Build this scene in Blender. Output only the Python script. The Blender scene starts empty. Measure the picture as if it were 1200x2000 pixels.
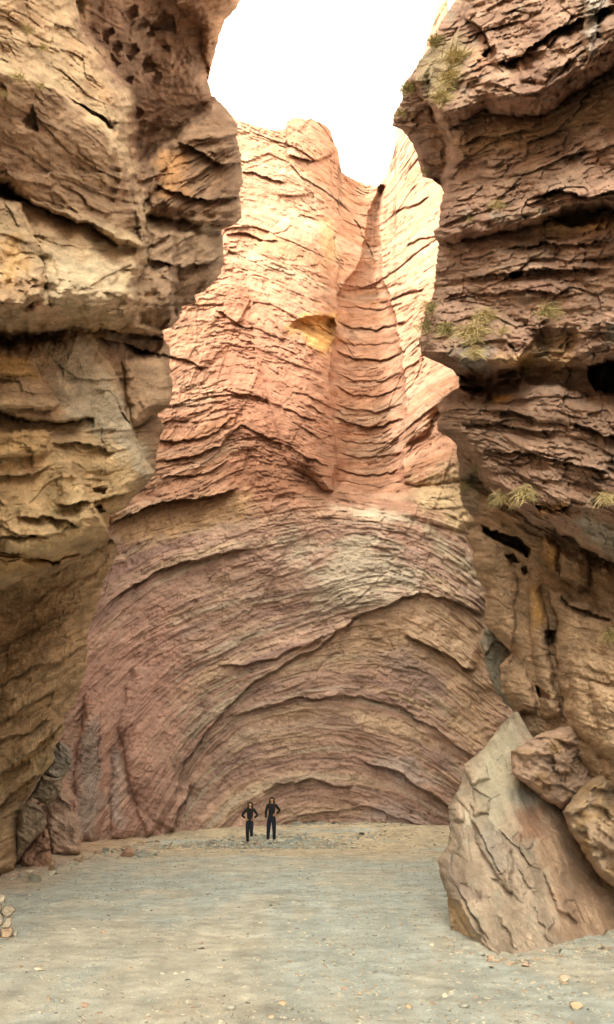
import bpy, bmesh, math, random
import numpy as np
from mathutils import Vector, Matrix

# ------------------------------------------------------------------ camera, world, sun, exposure
PITCH = math.radians(21.6); FPX = 1444.0; CZ = 1.6
CP, SP = math.cos(PITCH), math.sin(PITCH)
scn = bpy.context.scene
COL = scn.collection
cam = bpy.data.cameras.new('camera'); cam_o = bpy.data.objects.new('camera', cam); COL.objects.link(cam_o)
cam.sensor_fit = 'VERTICAL'; cam.sensor_height = 36.0; cam.lens = 36.0 * FPX / 2000.0
cam.clip_start = 0.05; cam.clip_end = 2000
cam_o.location = (0, 0, CZ); cam_o.rotation_euler = (math.pi / 2 + PITCH, 0, 0)
scn.camera = cam_o

SUN_EL = math.radians(35); SUN_AZ = math.radians(226)      # azimuth where the sun stands, clockwise from +Y
w = bpy.data.worlds.new('World'); scn.world = w; w.use_nodes = True
nt = w.node_tree; nt.nodes.clear()
sky = nt.nodes.new('ShaderNodeTexSky'); sky.sky_type = 'NISHITA'; sky.sun_disc = False
sky.sun_elevation = SUN_EL; sky.sun_rotation = SUN_AZ
sky.dust_density = 0.7; sky.air_density = 3.0; sky.ozone_density = 1.0
hs = nt.nodes.new('ShaderNodeRGBToBW')          # hazy, colourless sky light, tinted cream below
mx = nt.nodes.new('ShaderNodeMix'); mx.data_type = 'RGBA'; mx.blend_type = 'MULTIPLY'; mx.inputs['Factor'].default_value = 1.0
mx.inputs['B'].default_value = (1.0, 0.93, 0.74, 1)
bg = nt.nodes.new('ShaderNodeBackground'); bg.inputs['Strength'].default_value = 0.15
out = nt.nodes.new('ShaderNodeOutputWorld')
nt.links.new(sky.outputs[0], hs.inputs['Color']); nt.links.new(hs.outputs[0], mx.inputs['A'])
nt.links.new(mx.outputs['Result'], bg.inputs[0]); nt.links.new(bg.outputs[0], out.inputs[0])

sun = bpy.data.lights.new('sun', 'SUN'); sun.energy = 0.75; sun.angle = math.radians(10.0); sun.color = (1.0, 0.93, 0.82)
sun_o = bpy.data.objects.new('sun', sun); COL.objects.link(sun_o)
sdir = Vector((math.sin(SUN_AZ) * math.cos(SUN_EL), math.cos(SUN_AZ) * math.cos(SUN_EL), math.sin(SUN_EL)))
sun_o.rotation_euler = sdir.to_track_quat('Z', 'Y').to_euler(); sun_o.location = (0, 0, 80)

scn.view_settings.view_transform = 'Standard'; scn.view_settings.look = 'None'
scn.view_settings.exposure = 3.12; scn.view_settings.gamma = 1.0
scn.render.engine = 'CYCLES'
scn.cycles.max_bounces = 6; scn.cycles.diffuse_bounces = 5
scn.cycles.use_adaptive_sampling = True
try: scn.cycles.use_denoising = True
except Exception: pass

# ------------------------------------------------------------------ numpy noise
f32 = np.float32
def _h(ix, iy, seed):
    n = (ix.astype(np.int64) * 374761393 + iy.astype(np.int64) * 668265263 + seed * 1442695041) & 0xffffffff
    n = ((n ^ (n >> 13)) * 1274126177) & 0xffffffff
    return (n ^ (n >> 16))
def hash01(ix, iy, seed):
    return ((_h(ix, iy, seed) & 0xffffff) / f32(0xffffff)).astype(f32)
def pn(x, y, seed=0):
    """2D gradient noise, about -1..1"""
    x = np.asarray(x, f32); y = np.asarray(y, f32); x, y = np.broadcast_arrays(x, y)
    xi = np.floor(x); yi = np.floor(y); fx = x - xi; fy = y - yi
    xi = xi.astype(np.int64); yi = yi.astype(np.int64)
    uu = fx * fx * fx * (fx * (fx * 6 - 15) + 10); vv = fy * fy * fy * (fy * (fy * 6 - 15) + 10)
    def g(a, b):
        ang = hash01(xi + a, yi + b, seed) * f32(2 * math.pi)
        return np.cos(ang) * (fx - a) + np.sin(ang) * (fy - b)
    n0 = g(0, 0); n1 = g(1, 0); n2 = g(0, 1); n3 = g(1, 1)
    a = n0 + uu * (n1 - n0); b = n2 + uu * (n3 - n2)
    return (a + vv * (b - a)) * f32(1.5)
def fbm(x, y, oct=4, seed=0, gain=0.5, ridged=False):
    s = 0; a = 1.0; t = 0
    for o in range(oct):
        n = pn(x * (2 ** o), y * (2 ** o), seed + 17 * o)
        if ridged: n = 1 - 2 * np.abs(n)
        s = s + a * n; t += a; a *= gain
    return s / t
def worley(x, y, seed=0, jit=0.85):
    """returns random value of the nearest cell and F2-F1"""
    x = np.asarray(x, f32); y = np.asarray(y, f32)
    xi = np.floor(x).astype(np.int64); yi = np.floor(y).astype(np.int64)
    f1 = np.full(x.shape, 9.0, f32); f2 = f1.copy(); rv = np.zeros_like(f1); rx = np.zeros_like(f1); ry = np.zeros_like(f1)
    for a in (-1, 0, 1):
        for b in (-1, 0, 1):
            cx = xi + a; cy = yi + b
            px = cx + 0.5 + jit * (hash01(cx, cy, seed) - 0.5); py = cy + 0.5 + jit * (hash01(cx, cy, seed + 5) - 0.5)
            dx = x - px; dy = y - py
            d = np.sqrt(dx * dx + dy * dy)
            m = d < f1
            f2 = np.where(m, f1, np.minimum(f2, d))
            rv = np.where(m, hash01(cx, cy, seed + 9), rv); rx = np.where(m, dx, rx); ry = np.where(m, dy, ry)
            f1 = np.where(m, d, f1)
    return rv, f2 - f1, rx, ry
def sst(a, b, x):
    t = np.clip((x - a) / (b - a), 0, 1); return t * t * (3 - 2 * t)

# ------------------------------------------------------------------ pixels and rays (a pixel is a direction; the distance is given)
def P(u, v, Y):
    u = np.asarray(u, np.float64); v = np.asarray(v, np.float64)
    dx = (u - 600) / FPX; dy = (1000 - v) / FPX
    t = Y / (CP - dy * SP)
    return np.stack([dx * t, np.broadcast_to(Y, t.shape) * 1.0, CZ + t * (dy * CP + SP)], -1)
def pix(x, y, z):
    t = y * CP + (z - CZ) * SP
    dy = (-y * SP + (z - CZ) * CP) / t
    return 600 + FPX * x / t, 1000 - FPX * dy

def curve(pts, q, axis=0):
    p = np.array(pts, float)
    return np.interp(q, p[:, axis], p[:, 1 - axis])

def ctrl(us, vs, tab, U, V, blur=26):
    """smooth interpolation of a coarse table of distances (rows v, columns u)"""
    us = np.array(us, float); vs = np.array(vs, float); tab = np.array(tab, float); st = 8.0
    gu = np.arange(us[0], us[-1] + st, st); gv = np.arange(vs[0], vs[-1] + st, st)
    g = np.stack([np.interp(gu, us, r) for r in tab]); g = np.stack([np.interp(gv, vs, g[:, j]) for j in range(len(gu))], 1)
    k = max(1, int(blur / st)); ker = np.ones(2 * k + 1) / (2 * k + 1)
    for _ in range(3):
        for ax in (0, 1):
            p = np.pad(g, [(k, k) if i == ax else (0, 0) for i in (0, 1)], mode='edge')
            g = np.apply_along_axis(lambda r: np.convolve(r, ker, 'valid'), ax, p)
    x = np.clip((U - us[0]) / st, 0, len(gu) - 1.001); y = np.clip((V - vs[0]) / st, 0, len(gv) - 1.001)
    i = x.astype(int); j = y.astype(int); fx = x - i; fy = y - j
    return (g[j, i] * (1 - fx) + g[j, i + 1] * fx) * (1 - fy) + (g[j + 1, i] * (1 - fx) + g[j + 1, i + 1] * fx) * fy

def seg_dist(U, V, pts):
    """unsigned distance, side (>0: above the line when drawn left to right) and place along an open line"""
    best = np.full(U.shape, 1e9); side = np.zeros(U.shape); along = np.zeros(U.shape)
    L = 0; pts = np.array(pts, float)
    tot = np.sum(np.hypot(*(pts[1:] - pts[:-1]).T))
    for i, ((x0, y0), (x1, y1)) in enumerate(zip(pts[:-1], pts[1:])):
        ex, ey = x1 - x0, y1 - y0; l2 = ex * ex + ey * ey; l = math.sqrt(l2)
        t = ((U - x0) * ex + (V - y0) * ey) / l2; tc = np.clip(t, 0, 1)
        dx = U - x0 - tc * ex; dy = V - y0 - tc * ey
        d = np.hypot(dx, dy)
        m = d < best
        best = np.where(m, d, best); side = np.where(m, -(ex * (V - y0) - ey * (U - x0)), side)
        along = np.where(m, (L + tc * l) / tot, along); L += l
    return best, np.sign(side), along
def poly_sd(U, V, pts):
    """signed distance to a closed outline, positive inside"""
    pts = np.array(pts, float); n = len(pts)
    best = np.full(U.shape, 1e9); inside = np.zeros(U.shape, bool)
    for i in range(n):
        x0, y0 = pts[i]; x1, y1 = pts[(i + 1) % n]
        ex, ey = x1 - x0, y1 - y0; l2 = ex * ex + ey * ey + 1e-9
        t = np.clip(((U - x0) * ex + (V - y0) * ey) / l2, 0, 1)
        best = np.minimum(best, np.hypot(U - x0 - t * ex, V - y0 - t * ey))
        c = ((y0 > V) != (y1 > V)) & (U < (x1 - x0) * (V - y0) / (y1 - y0 + 1e-12) + x0)
        inside ^= c
    return np.where(inside, best, -best)

class Relief:
    """distance field over a traced face of rock: disp in metres towards the viewer, colour per point"""
    def __init__(s, U, V, warp=(5, 28), seed=1):
        s.U = U; s.V = V; s.disp = np.zeros(U.shape)
        a, k = warp
        s.wu = U + a * (pn(U / k, V / k, seed) + 0.5 * pn(U / k * 2.7, V / k * 2.7, seed + 3))
        s.wv = V + a * (pn(U / k + 31, V / k, seed + 1) + 0.5 * pn(U / k * 2.7, V / k * 2.7 + 11, seed + 4))
    def _box(s, pts, m):
        p = np.array(pts, float)
        return np.nonzero((s.wu > p[:, 0].min() - m) & (s.wu < p[:, 0].max() + m) & (s.wv > p[:, 1].min() - m) & (s.wv < p[:, 1].max() + m))
    def ledge(s, pts, h, up=40, hb=0.3, down=14, end=0.12, under=0):
        """overhanging ledge along a line drawn left to right: rock above stands out by h, a groove hb below"""
        b = s._box(pts, 4 * max(up, down) + under); 
        if not len(b[0]): return
        d, sd, al = seg_dist(s.wu[b], s.wv[b], pts)
        e = sst(0, end, al) * sst(0, end, 1 - al) if end > 0 else 1
        if under:
            un = under * (1 + .45 * pn(al * 9, al * 0, int(abs(pts[0][0]) + under)) + .25 * pn(s.wu[b] / 24, s.wv[b] / 24, 7)); x = d / un
            g = np.where(x < 1, x * np.exp(1 - x), 1 / (1 + (np.maximum(d - un, 0) / up) ** 2))
        else: g = np.exp(-d / up)
        s.disp[b] += e * np.where(sd > 0, h * g, -hb * np.exp(-d / down))
    def mass(s, pts, h, w=25, power=0.5, edge=0.0):
        """a bulging mass inside an outline (negative h: a hollow)"""
        b = s._box(pts, 2)
        if not len(b[0]): return
        d = poly_sd(s.wu[b], s.wv[b], pts)
        q = np.clip(d / w, 0, 1)
        s.disp[b] += np.where(d > 0, h * (edge + (1 - edge) * np.sqrt(np.clip(1 - (1 - q) ** 2, 0, 1)) ** (2 * power)), 0)

def _tilt(s, pts, ht, hb, w=20):
    """a face inside an outline that leans: stands out by ht at its top, hb at its bottom"""
    b = s._box(pts, 2)
    if not len(b[0]): return
    d = poly_sd(s.wu[b], s.wv[b], pts); p = np.array(pts, float)
    q = np.clip((s.wv[b] - p[:, 1].min()) / (p[:, 1].max() - p[:, 1].min()), 0, 1)
    s.disp[b] += sst(0, w, d) * (ht + (hb - ht) * q)
Relief.tilt = _tilt
def bedding(U, V, guides):
    """level (in pixels of mean thickness) from guide lines listed top to bottom, band number and place in the band"""
    def soft(g):
        x = np.arange(-1000, 2200, 4.0); y = curve(g, x); k = np.exp(-.5 * (np.arange(-24, 25) / 8.0) ** 2); k /= k.sum()
        y = np.convolve(np.pad(y, 24, mode='edge'), k, 'valid'); return np.interp(U, x, y)
    gv = np.stack([soft(g) for g in guides])
    for i in range(1, len(gv)): gv[i] = np.maximum(gv[i], gv[i - 1] + 4)
    mean = np.concatenate([[0], np.cumsum([np.mean(np.diff(gv, axis=0)[i]) for i in range(len(gv) - 1)])])
    lev = np.where(V < gv[0], V - gv[0], 0.0); band = np.zeros(U.shape, int); tt = np.zeros(U.shape)
    for i in range(len(gv) - 1):
        m = (V >= gv[i]) & (V < gv[i + 1])
        t = (V - gv[i]) / (gv[i + 1] - gv[i])
        lev = np.where(m, mean[i] + t * (mean[i + 1] - mean[i]), lev); band = np.where(m, i, band); tt = np.where(m, t, tt)
    m = V >= gv[-1]
    lev = np.where(m, mean[-1] + V - gv[-1], lev); band = np.where(m, len(gv) - 1, band)
    return lev, band, tt

def strata(A, L, seed, k=1.0, amps=(.22, .13, .07, .035), per=(46, 22, 10, 5), lon=(330, 190, 110, 60)):
    """stepped beds: lens shaped layers that stand out and pinch out along the face"""
    s = np.zeros(A.shape)
    for i, (a, p, l) in enumerate(zip(amps, per, lon)):
        n = pn(A / (l * k), L / (p * k) + 0.35 * pn(A / (l * k) * .6, L / (p * k) * .25, seed + 40 + i), seed + i)
        s += a * np.sign(n) * np.abs(n) ** 0.6
    return s
def blocks(A, L, sx, sy, amp, seed, groove=0.3):
    """broken slabs: every slab stands out or leans by its own amount, a joint between slabs"""
    wx = A / sx + 0.25 * pn(A / sx * .7, L / sy * .7, seed + 70); wy = L / sy + 0.25 * pn(A / sx * .7 + 9, L / sy * .7, seed + 71)
    r, e, dx, dy = worley(wx, wy, seed)
    tilt = (hash01((r * 9999).astype(np.int64), np.zeros_like(r, dtype=np.int64), seed + 2) - .5) * dx + 0.5 * dy
    return amp * ((r - .5) + 0.55 * tilt) - groove * amp * np.exp(-e * 9)

def mixc(c, d, t):
    t = np.asarray(t)[..., None]; return c * (1 - t) + np.array(d) * t
def patch(C, R, pts, colr, soft=18, k=1.0, seed=0):
    b = R._box(pts, soft * 3)
    if not len(b[0]): return
    n = fbm(R.U[b] / 30, R.V[b] / 30, 3, seed + 900)
    d = poly_sd(R.wu[b], R.wv[b], pts) + n * soft * 1.6
    C[b] = mixc(C[b], colr, k * sst(-soft, soft, d))

# ------------------------------------------------------------------ mesh helpers
def set_attr(me, name, kind, arr):
    a = me.attributes.new(name, kind, 'POINT')
    a.data.foreach_set('color' if kind == 'FLOAT_COLOR' else 'vector' if kind == 'FLOAT_VECTOR' else 'value', np.ascontiguousarray(arr, f32).ravel())
def fast_mesh(name, co, quads, cols=None, bed=None, smooth=True):
    me = bpy.data.meshes.new(name)
    co = np.asarray(co, f32).reshape(-1, 3); quads = np.asarray(quads, np.int32); k = quads.shape[1]
    me.vertices.add(len(co)); me.vertices.foreach_set('co', co.ravel())
    me.loops.add(quads.size); me.loops.foreach_set('vertex_index', quads.ravel())
    me.polygons.add(len(quads)); me.polygons.foreach_set('loop_start', np.arange(0, quads.size, k, dtype=np.int32))
    try: me.polygons.foreach_set('loop_total', np.full(len(quads), k, np.int32))
    except Exception: pass
    me.update(calc_edges=True)
    me.polygons.foreach_set('use_smooth', np.full(len(quads), smooth, bool))
    if cols is not None:
        c = np.asarray(cols, f32).reshape(-1, 3); set_attr(me, 'Col', 'FLOAT_COLOR', np.concatenate([c, np.ones((len(c), 1), f32)], 1))
    if bed is not None: set_attr(me, 'bed', 'FLOAT_VECTOR', np.asarray(bed, f32).reshape(-1, 3))
    me.validate(); return me
def grid_quads(n, m, flip=False):
    i = np.arange(n * m).reshape(n, m)
    q = np.stack([i[:-1, :-1], i[1:, :-1], i[1:, 1:], i[:-1, 1:]], -1).reshape(-1, 4)
    return q[:, ::-1] if flip else q
def link(name, me, mat=None, parent=None, label=None, cat=None, group=None, kind=None, loc=None):
    o = bpy.data.objects.new(name, me); COL.objects.link(o)
    if mat is not None and me is not None and not me.materials: me.materials.append(mat)
    if parent: o.parent = parent
    if loc is not None: o.location = loc
    for k, x in (('label', label), ('category', cat), ('group', group), ('kind', kind)):
        if x: o[k] = x
    return o

# ------------------------------------------------------------------ materials
def rock_material(name, bed_scale=(1, 9, 1), bump=0.6, bump_d=0.05, grain=22.0, var=0.35, rough=0.92):
    m = bpy.data.materials.new(name); m.use_nodes = True
    t = m.node_tree; t.nodes.clear(); N = t.nodes.new; Lk = t.links.new
    o = N('ShaderNodeOutputMaterial'); b = N('ShaderNodeBsdfPrincipled'); Lk(b.outputs[0], o.inputs[0])
    b.inputs['Roughness'].default_value = rough; b.inputs['Specular IOR Level'].default_value = 0.15
    col = N('ShaderNodeAttribute'); col.attribute_name = 'Col'
    bed = N('ShaderNodeAttribute'); bed.attribute_name = 'bed'
    geo = N('ShaderNodeTexCoord')
    mp = N('ShaderNodeMapping'); mp.inputs['Scale'].default_value = bed_scale; Lk(bed.outputs['Vector'], mp.inputs['Vector'])
    n1 = N('ShaderNodeTexNoise'); n1.inputs['Scale'].default_value = 1.0; n1.inputs['Detail'].default_value = 7; n1.inputs['Roughness'].default_value = 0.65
    Lk(mp.outputs[0], n1.inputs['Vector'])
    n2 = N('ShaderNodeTexNoise'); n2.inputs['Scale'].default_value = grain; n2.inputs['Detail'].default_value = 6; n2.inputs['Roughness'].default_value = 0.7
    Lk(geo.outputs['Object'], n2.inputs['Vector'])
    n3 = N('ShaderNodeTexNoise'); n3.inputs['Scale'].default_value = grain * 0.11; n3.inputs['Detail'].default_value = 5
    Lk(geo.outputs['Object'], n3.inputs['Vector'])
    # colour: vertex colour x (bed variation) x (grain)
    def rng(src, lo, hi, a=0.3, c=0.7):
        r = N('ShaderNodeMapRange'); r.inputs['From Min'].default_value = a; r.inputs['From Max'].default_value = c
        r.inputs['To Min'].default_value = lo; r.inputs['To Max'].default_value = hi; Lk(src, r.inputs['Value']); return r.outputs[0]
    def mul(a, c):
        r = N('ShaderNodeMath'); r.operation = 'MULTIPLY'; Lk(a, r.inputs[0]); Lk(c, r.inputs[1]); return r.outputs[0]
    k = mul(rng(n1.outputs['Fac'], 1 - var, 1 + var), rng(n2.outputs['Fac'], 1 - var * .6, 1 + var * .6))
    k = mul(k, rng(n3.outputs['Fac'], 0.82, 1.18))
    vm = N('ShaderNodeVectorMath'); vm.operation = 'SCALE'; Lk(col.outputs['Color'], vm.inputs[0]); Lk(k, vm.inputs['Scale'])
    Lk(vm.outputs[0], b.inputs['Base Color'])
    ad = N('ShaderNodeMath'); ad.operation = 'MULTIPLY_ADD'; ad.inputs[1].default_value = 0.45
    Lk(n2.outputs['Fac'], ad.inputs[0]); Lk(n1.outputs['Fac'], ad.inputs[2])
    n4 = N('ShaderNodeTexNoise'); n4.inputs['Scale'].default_value = grain * 3.3; n4.inputs['Detail'].default_value = 5; n4.inputs['Roughness'].default_value = 0.75
    Lk(geo.outputs['Object'], n4.inputs['Vector'])
    a2 = N('ShaderNodeMath'); a2.operation = 'MULTIPLY_ADD'; a2.inputs[1].default_value = 0.22; Lk(n4.outputs['Fac'], a2.inputs[0]); Lk(ad.outputs[0], a2.inputs[2]); ad = a2
    bp = N('ShaderNodeBump'); bp.inputs['Strength'].default_value = bump; bp.inputs['Distance'].default_value = bump_d
    Lk(ad.outputs[0], bp.inputs['Height']); Lk(bp.outputs[0], b.inputs['Normal'])
    return m
def plain(name, c, rough=0.8, noise=0.0, scale=40):
    m = bpy.data.materials.new(name); m.use_nodes = True; t = m.node_tree
    b = t.nodes['Principled BSDF']; b.inputs['Roughness'].default_value = rough; b.inputs['Specular IOR Level'].default_value = 0.25
    n = t.nodes.new('ShaderNodeTexNoise'); n.inputs['Scale'].default_value = scale; n.inputs['Detail'].default_value = 4
    tc = t.nodes.new('ShaderNodeTexCoord'); t.links.new(tc.outputs['Object'], n.inputs['Vector'])
    r = t.nodes.new('ShaderNodeMapRange'); r.inputs['To Min'].default_value = 1 - noise; r.inputs['To Max'].default_value = 1 + noise
    t.links.new(n.outputs['Fac'], r.inputs['Value'])
    v = t.nodes.new('ShaderNodeVectorMath'); v.operation = 'SCALE'; v.inputs[0].default_value = c[:3]
    t.links.new(r.outputs[0], v.inputs['Scale']); t.links.new(v.outputs[0], b.inputs['Base Color'])
    return m
M_BACK = rock_material('folded_rock', (0.8, 5.0, 1), 1.0, 0.14, 9.0, 0.30)
M_NEAR = rock_material('cliff_rock', (2.0, 5.0, 1), 1.0, 0.10, 13.0, 0.36)
M_BOULD = rock_material('boulder_rock', (1.5, 4.0, 1), 1.0, 0.09, 14.0, 0.3)
M_GROUND = rock_material('sandy_ground', (1.2, 1.2, 1), 1.0, 0.03, 42.0, 0.30, 0.95)
M_STONE = rock_material('loose_stone', (3, 6, 1), 0.5, 0.02, 30.0, 0.22)

# ------------------------------------------------------------------ ground
def ground_z(x, y):
    x = np.asarray(x, float); y = np.asarray(y, float)
    rise = 0.80 * sst(29, 36.5, y) + 0.10 * sst(22, 30, y)
    left = 0.32 * sst(-4.5, -9, x) * sst(18, 26, y) * (1 - 0.6 * sst(30, 35, y))
    z = rise + left + 0.05 * fbm(x * .35, y * .35, 3, 3) + 0.012 * fbm(x * 3, y * 3, 3, 8)
    return z
def build_ground():
    ys = np.concatenate([np.linspace(-300, -6, 30), np.linspace(-5, 4.8, 60), 5.0 * (44 / 5.0) ** np.linspace(0, 1, 620), np.linspace(46, 500, 30)])
    xs = np.concatenate([np.linspace(-400, -13, 24), np.linspace(-12, 9, 420), np.linspace(10, 400, 24)])
    X, Y = np.meshgrid(xs, ys); Z = ground_z(X, Y)
    fade = sst(60, 40, np.maximum(np.abs(X), np.abs(Y)))
    Z = Z * fade + (1 - fade) * -0.5
    rough = fbm(X * 14, Y * 14, 2, 71) * 0.006 + np.clip(fbm(X * 5, Y * 5, 2, 76), 0, 1) * .012
    Z = Z + rough
    n1 = fbm(X * .5, Y * .15, 4, 21); n2 = fbm(X * 1.6, Y * .5, 4, 22); n3 = fbm(X * 6, Y * 6, 3, 23)
    C = np.empty(X.shape + (3,)); C[:] = (0.425, 0.42, 0.37)
    C = mixc(C, (0.365, 0.405, 0.395), sst(-.30, .15, n1 + .45 * n2))        # grey-green gravel drifts
    C = mixc(C, (0.43, 0.395, 0.325), sst(.15, .55, fbm(X * .3 + 7, Y * .35, 3, 25) + .3 * n2) * .7)
    C = mixc(C, (0.48, 0.39, 0.27), sst(22, 29, Y) * sst(-.35, .25, fbm(X * .25 + 3, Y * .5, 3, 29) + .25) * .8)  # orange sand at the far end
    C = mixc(C, (0.38, 0.25, 0.17), sst(-5.0, -7.5, X) * sst(14, 18, Y) * .7)
    C = mixc(C, (0.33, 0.24, 0.17), sst(2.6, 4.2, X + .4 * n2) * sst(12, 7, Y) * .6)
    C *= (1.1 + 0.10 * n3 + .06 * n2)[..., None]
    me = fast_mesh('ground', np.stack([X, Y, Z], -1), grid_quads(*X.shape, flip=True), C, np.stack([X, Y, Z], -1))
    link('ground', me, M_GROUND, label='sandy grey gravel floor of the canyon', kind='structure')
build_ground()

# ------------------------------------------------------------------ back wall with its folded beds
BK_TOP = [(-120, 800), (100, 790), (180, 770), (225, 720), (262, 560), (310, 420), (385, 290), (448, 222), (470, 236), (500, 246), (540, 255), (558, 252), (561, 236), (575, 229), (596, 233), (610, 232), (628, 240), (645, 252), (649, 268), (655, 284), (661, 293), (663, 312),
          (668, 338), (690, 350), (715, 360), (738, 364), (750, 350), (757, 330), (768, 305), (772, 280), (774, 252), (790, 225), (820, 130), (848, 40), (856, 0), (872, -20), (900, 300), (930, 640), (960, 760), (1120, 820)]  # hidden left and right ends lowered to let in sun and sky light
BK_G = [
 [(-120, 0), (450, 140), (560, 200), (650, 250), (740, 340), (780, 200), (860, -60), (1120, -220)],
 [(-120, 330), (450, 325), (560, 350), (650, 400), (700, 450), (740, 455), (800, 410), (860, 365), (1120, 280)],
 [(-120, 480), (440, 452), (500, 462), (600, 500), (690, 545), (760, 535), (850, 470), (1120, 400)],
 [(-120, 610), (330, 590), (450, 570), (560, 610), (650, 655), (720, 668), (790, 640), (850, 600), (1120, 540)],
 [(-120, 760), (320, 735), (430, 720), (540, 745), (640, 800), (700, 800), (770, 785), (830, 725), (900, 690), (1120, 650)],
 [(-120, 900), (310, 868), (400, 850), (440, 822), (470, 812), (520, 830), (600, 870), (650, 892), (720, 892), (780, 868), (830, 812), (900, 785), (1120, 740)],
 [(-120, 1060), (225, 1000), (300, 968), (400, 945), (450, 905), (490, 888), (560, 920), (650, 945), (720, 955), (790, 940), (860, 900), (930, 885), (1120, 860)],
 [(-120, 1180), (210, 1070), (330, 1025), (450, 1000), (550, 975), (650, 968), (750, 988), (850, 1005), (940, 1035), (1120, 1110)],
 [(-120, 1480), (120, 1300), (180, 1225), (230, 1170), (330, 1110), (450, 1080), (535, 1060), (580, 1048), (640, 1036), (720, 1040), (800, 1058), (870, 1092), (950, 1160), (1120, 1280)],
 [(-120, 1700), (110, 1440), (160, 1370), (230, 1290), (350, 1222), (480, 1180), (570, 1160), (620, 1150), (680, 1130), (740, 1118), (800, 1125), (860, 1145), (900, 1180), (960, 1235), (1120, 1360)],
 [(-120, 2000), (130, 1640), (200, 1540), (270, 1460), (340, 1375), (440, 1310), (540, 1275), (620, 1240), (700, 1215), (780, 1215), (840, 1235), (900, 1280), (960, 1330), (1120, 1440)],
 [(-120, 2200), (230, 1740), (310, 1600), (345, 1540), (400, 1445), (470, 1395), (580, 1368), (700, 1362), (800, 1388), (880, 1438), (960, 1488), (1120, 1580)],
 [(-120, 2300), (290, 1760), (350, 1640), (400, 1560), (460, 1520), (540, 1490), (650, 1478), (740, 1498), (830, 1543), (900, 1590), (1120, 1720)],
 [(-120, 2420), (340, 1780), (420, 1650), (500, 1590), (600, 1558), (700, 1562), (800, 1598), (880, 1640), (1120, 1800)],
 [(-120, 2540), (400, 1820), (480, 1710), (600, 1655), (700, 1645), (800, 1672), (1120, 1900)]]
def back_depth(U, V):
    us = [-120, 60, 160, 300, 450, 600, 650, 720, 790, 860, 950, 1120]
    vs = [-200, 150, 350, 520, 700, 850, 950, 1000, 1150, 1350, 1550, 1680]
    T = [
     [46, 46, 46, 46, 47, 49, 52, 66, 60, 52, 48, 45],
     [44, 44, 44, 45, 46, 48, 51, 64, 57, 50, 46, 43],
     [40, 40, 41, 42, 43.5, 45.5, 48, 59, 52, 46.5, 43, 40],
     [37.5, 37.5, 38.5, 40, 41.2, 42.5, 44.5, 51.5, 45.5, 42.5, 40, 37],
     [35, 35.5, 36.5, 38.2, 39.0, 39.5, 41, 44.5, 42.2, 39.8, 37.6, 35],
     [33, 34, 35.5, 37.2, 37.4, 37.6, 39.5, 42.6, 41.0, 37.8, 36.0, 34],
     [31, 32.8, 34.6, 36.6, 36.8, 36.9, 38.4, 41.6, 40.2, 37.2, 35.8, 34],
     [30, 32, 34, 35.9, 36.3, 36.4, 36.6, 36.9, 36.8, 36.4, 35.4, 34],
     [28, 30.5, 33, 35.2, 36.0, 36.2, 36.2, 36.2, 36.0, 35.6, 34.8, 33.5],
     [26, 28.5, 31, 34.0, 35.4, 35.9, 36.0, 36.0, 35.8, 35.3, 34.4, 33],
     [25, 27.2, 29.5, 32.8, 34.6, 35.4, 35.6, 35.6, 35.3, 34.8, 33.8, 32.5],
     [24.5, 26.8, 28.8, 32.0, 34.0, 34.8, 35.0, 35.0, 34.7, 34.2, 33.2, 32]]
    return ctrl(us, vs, T, U, V)
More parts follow.
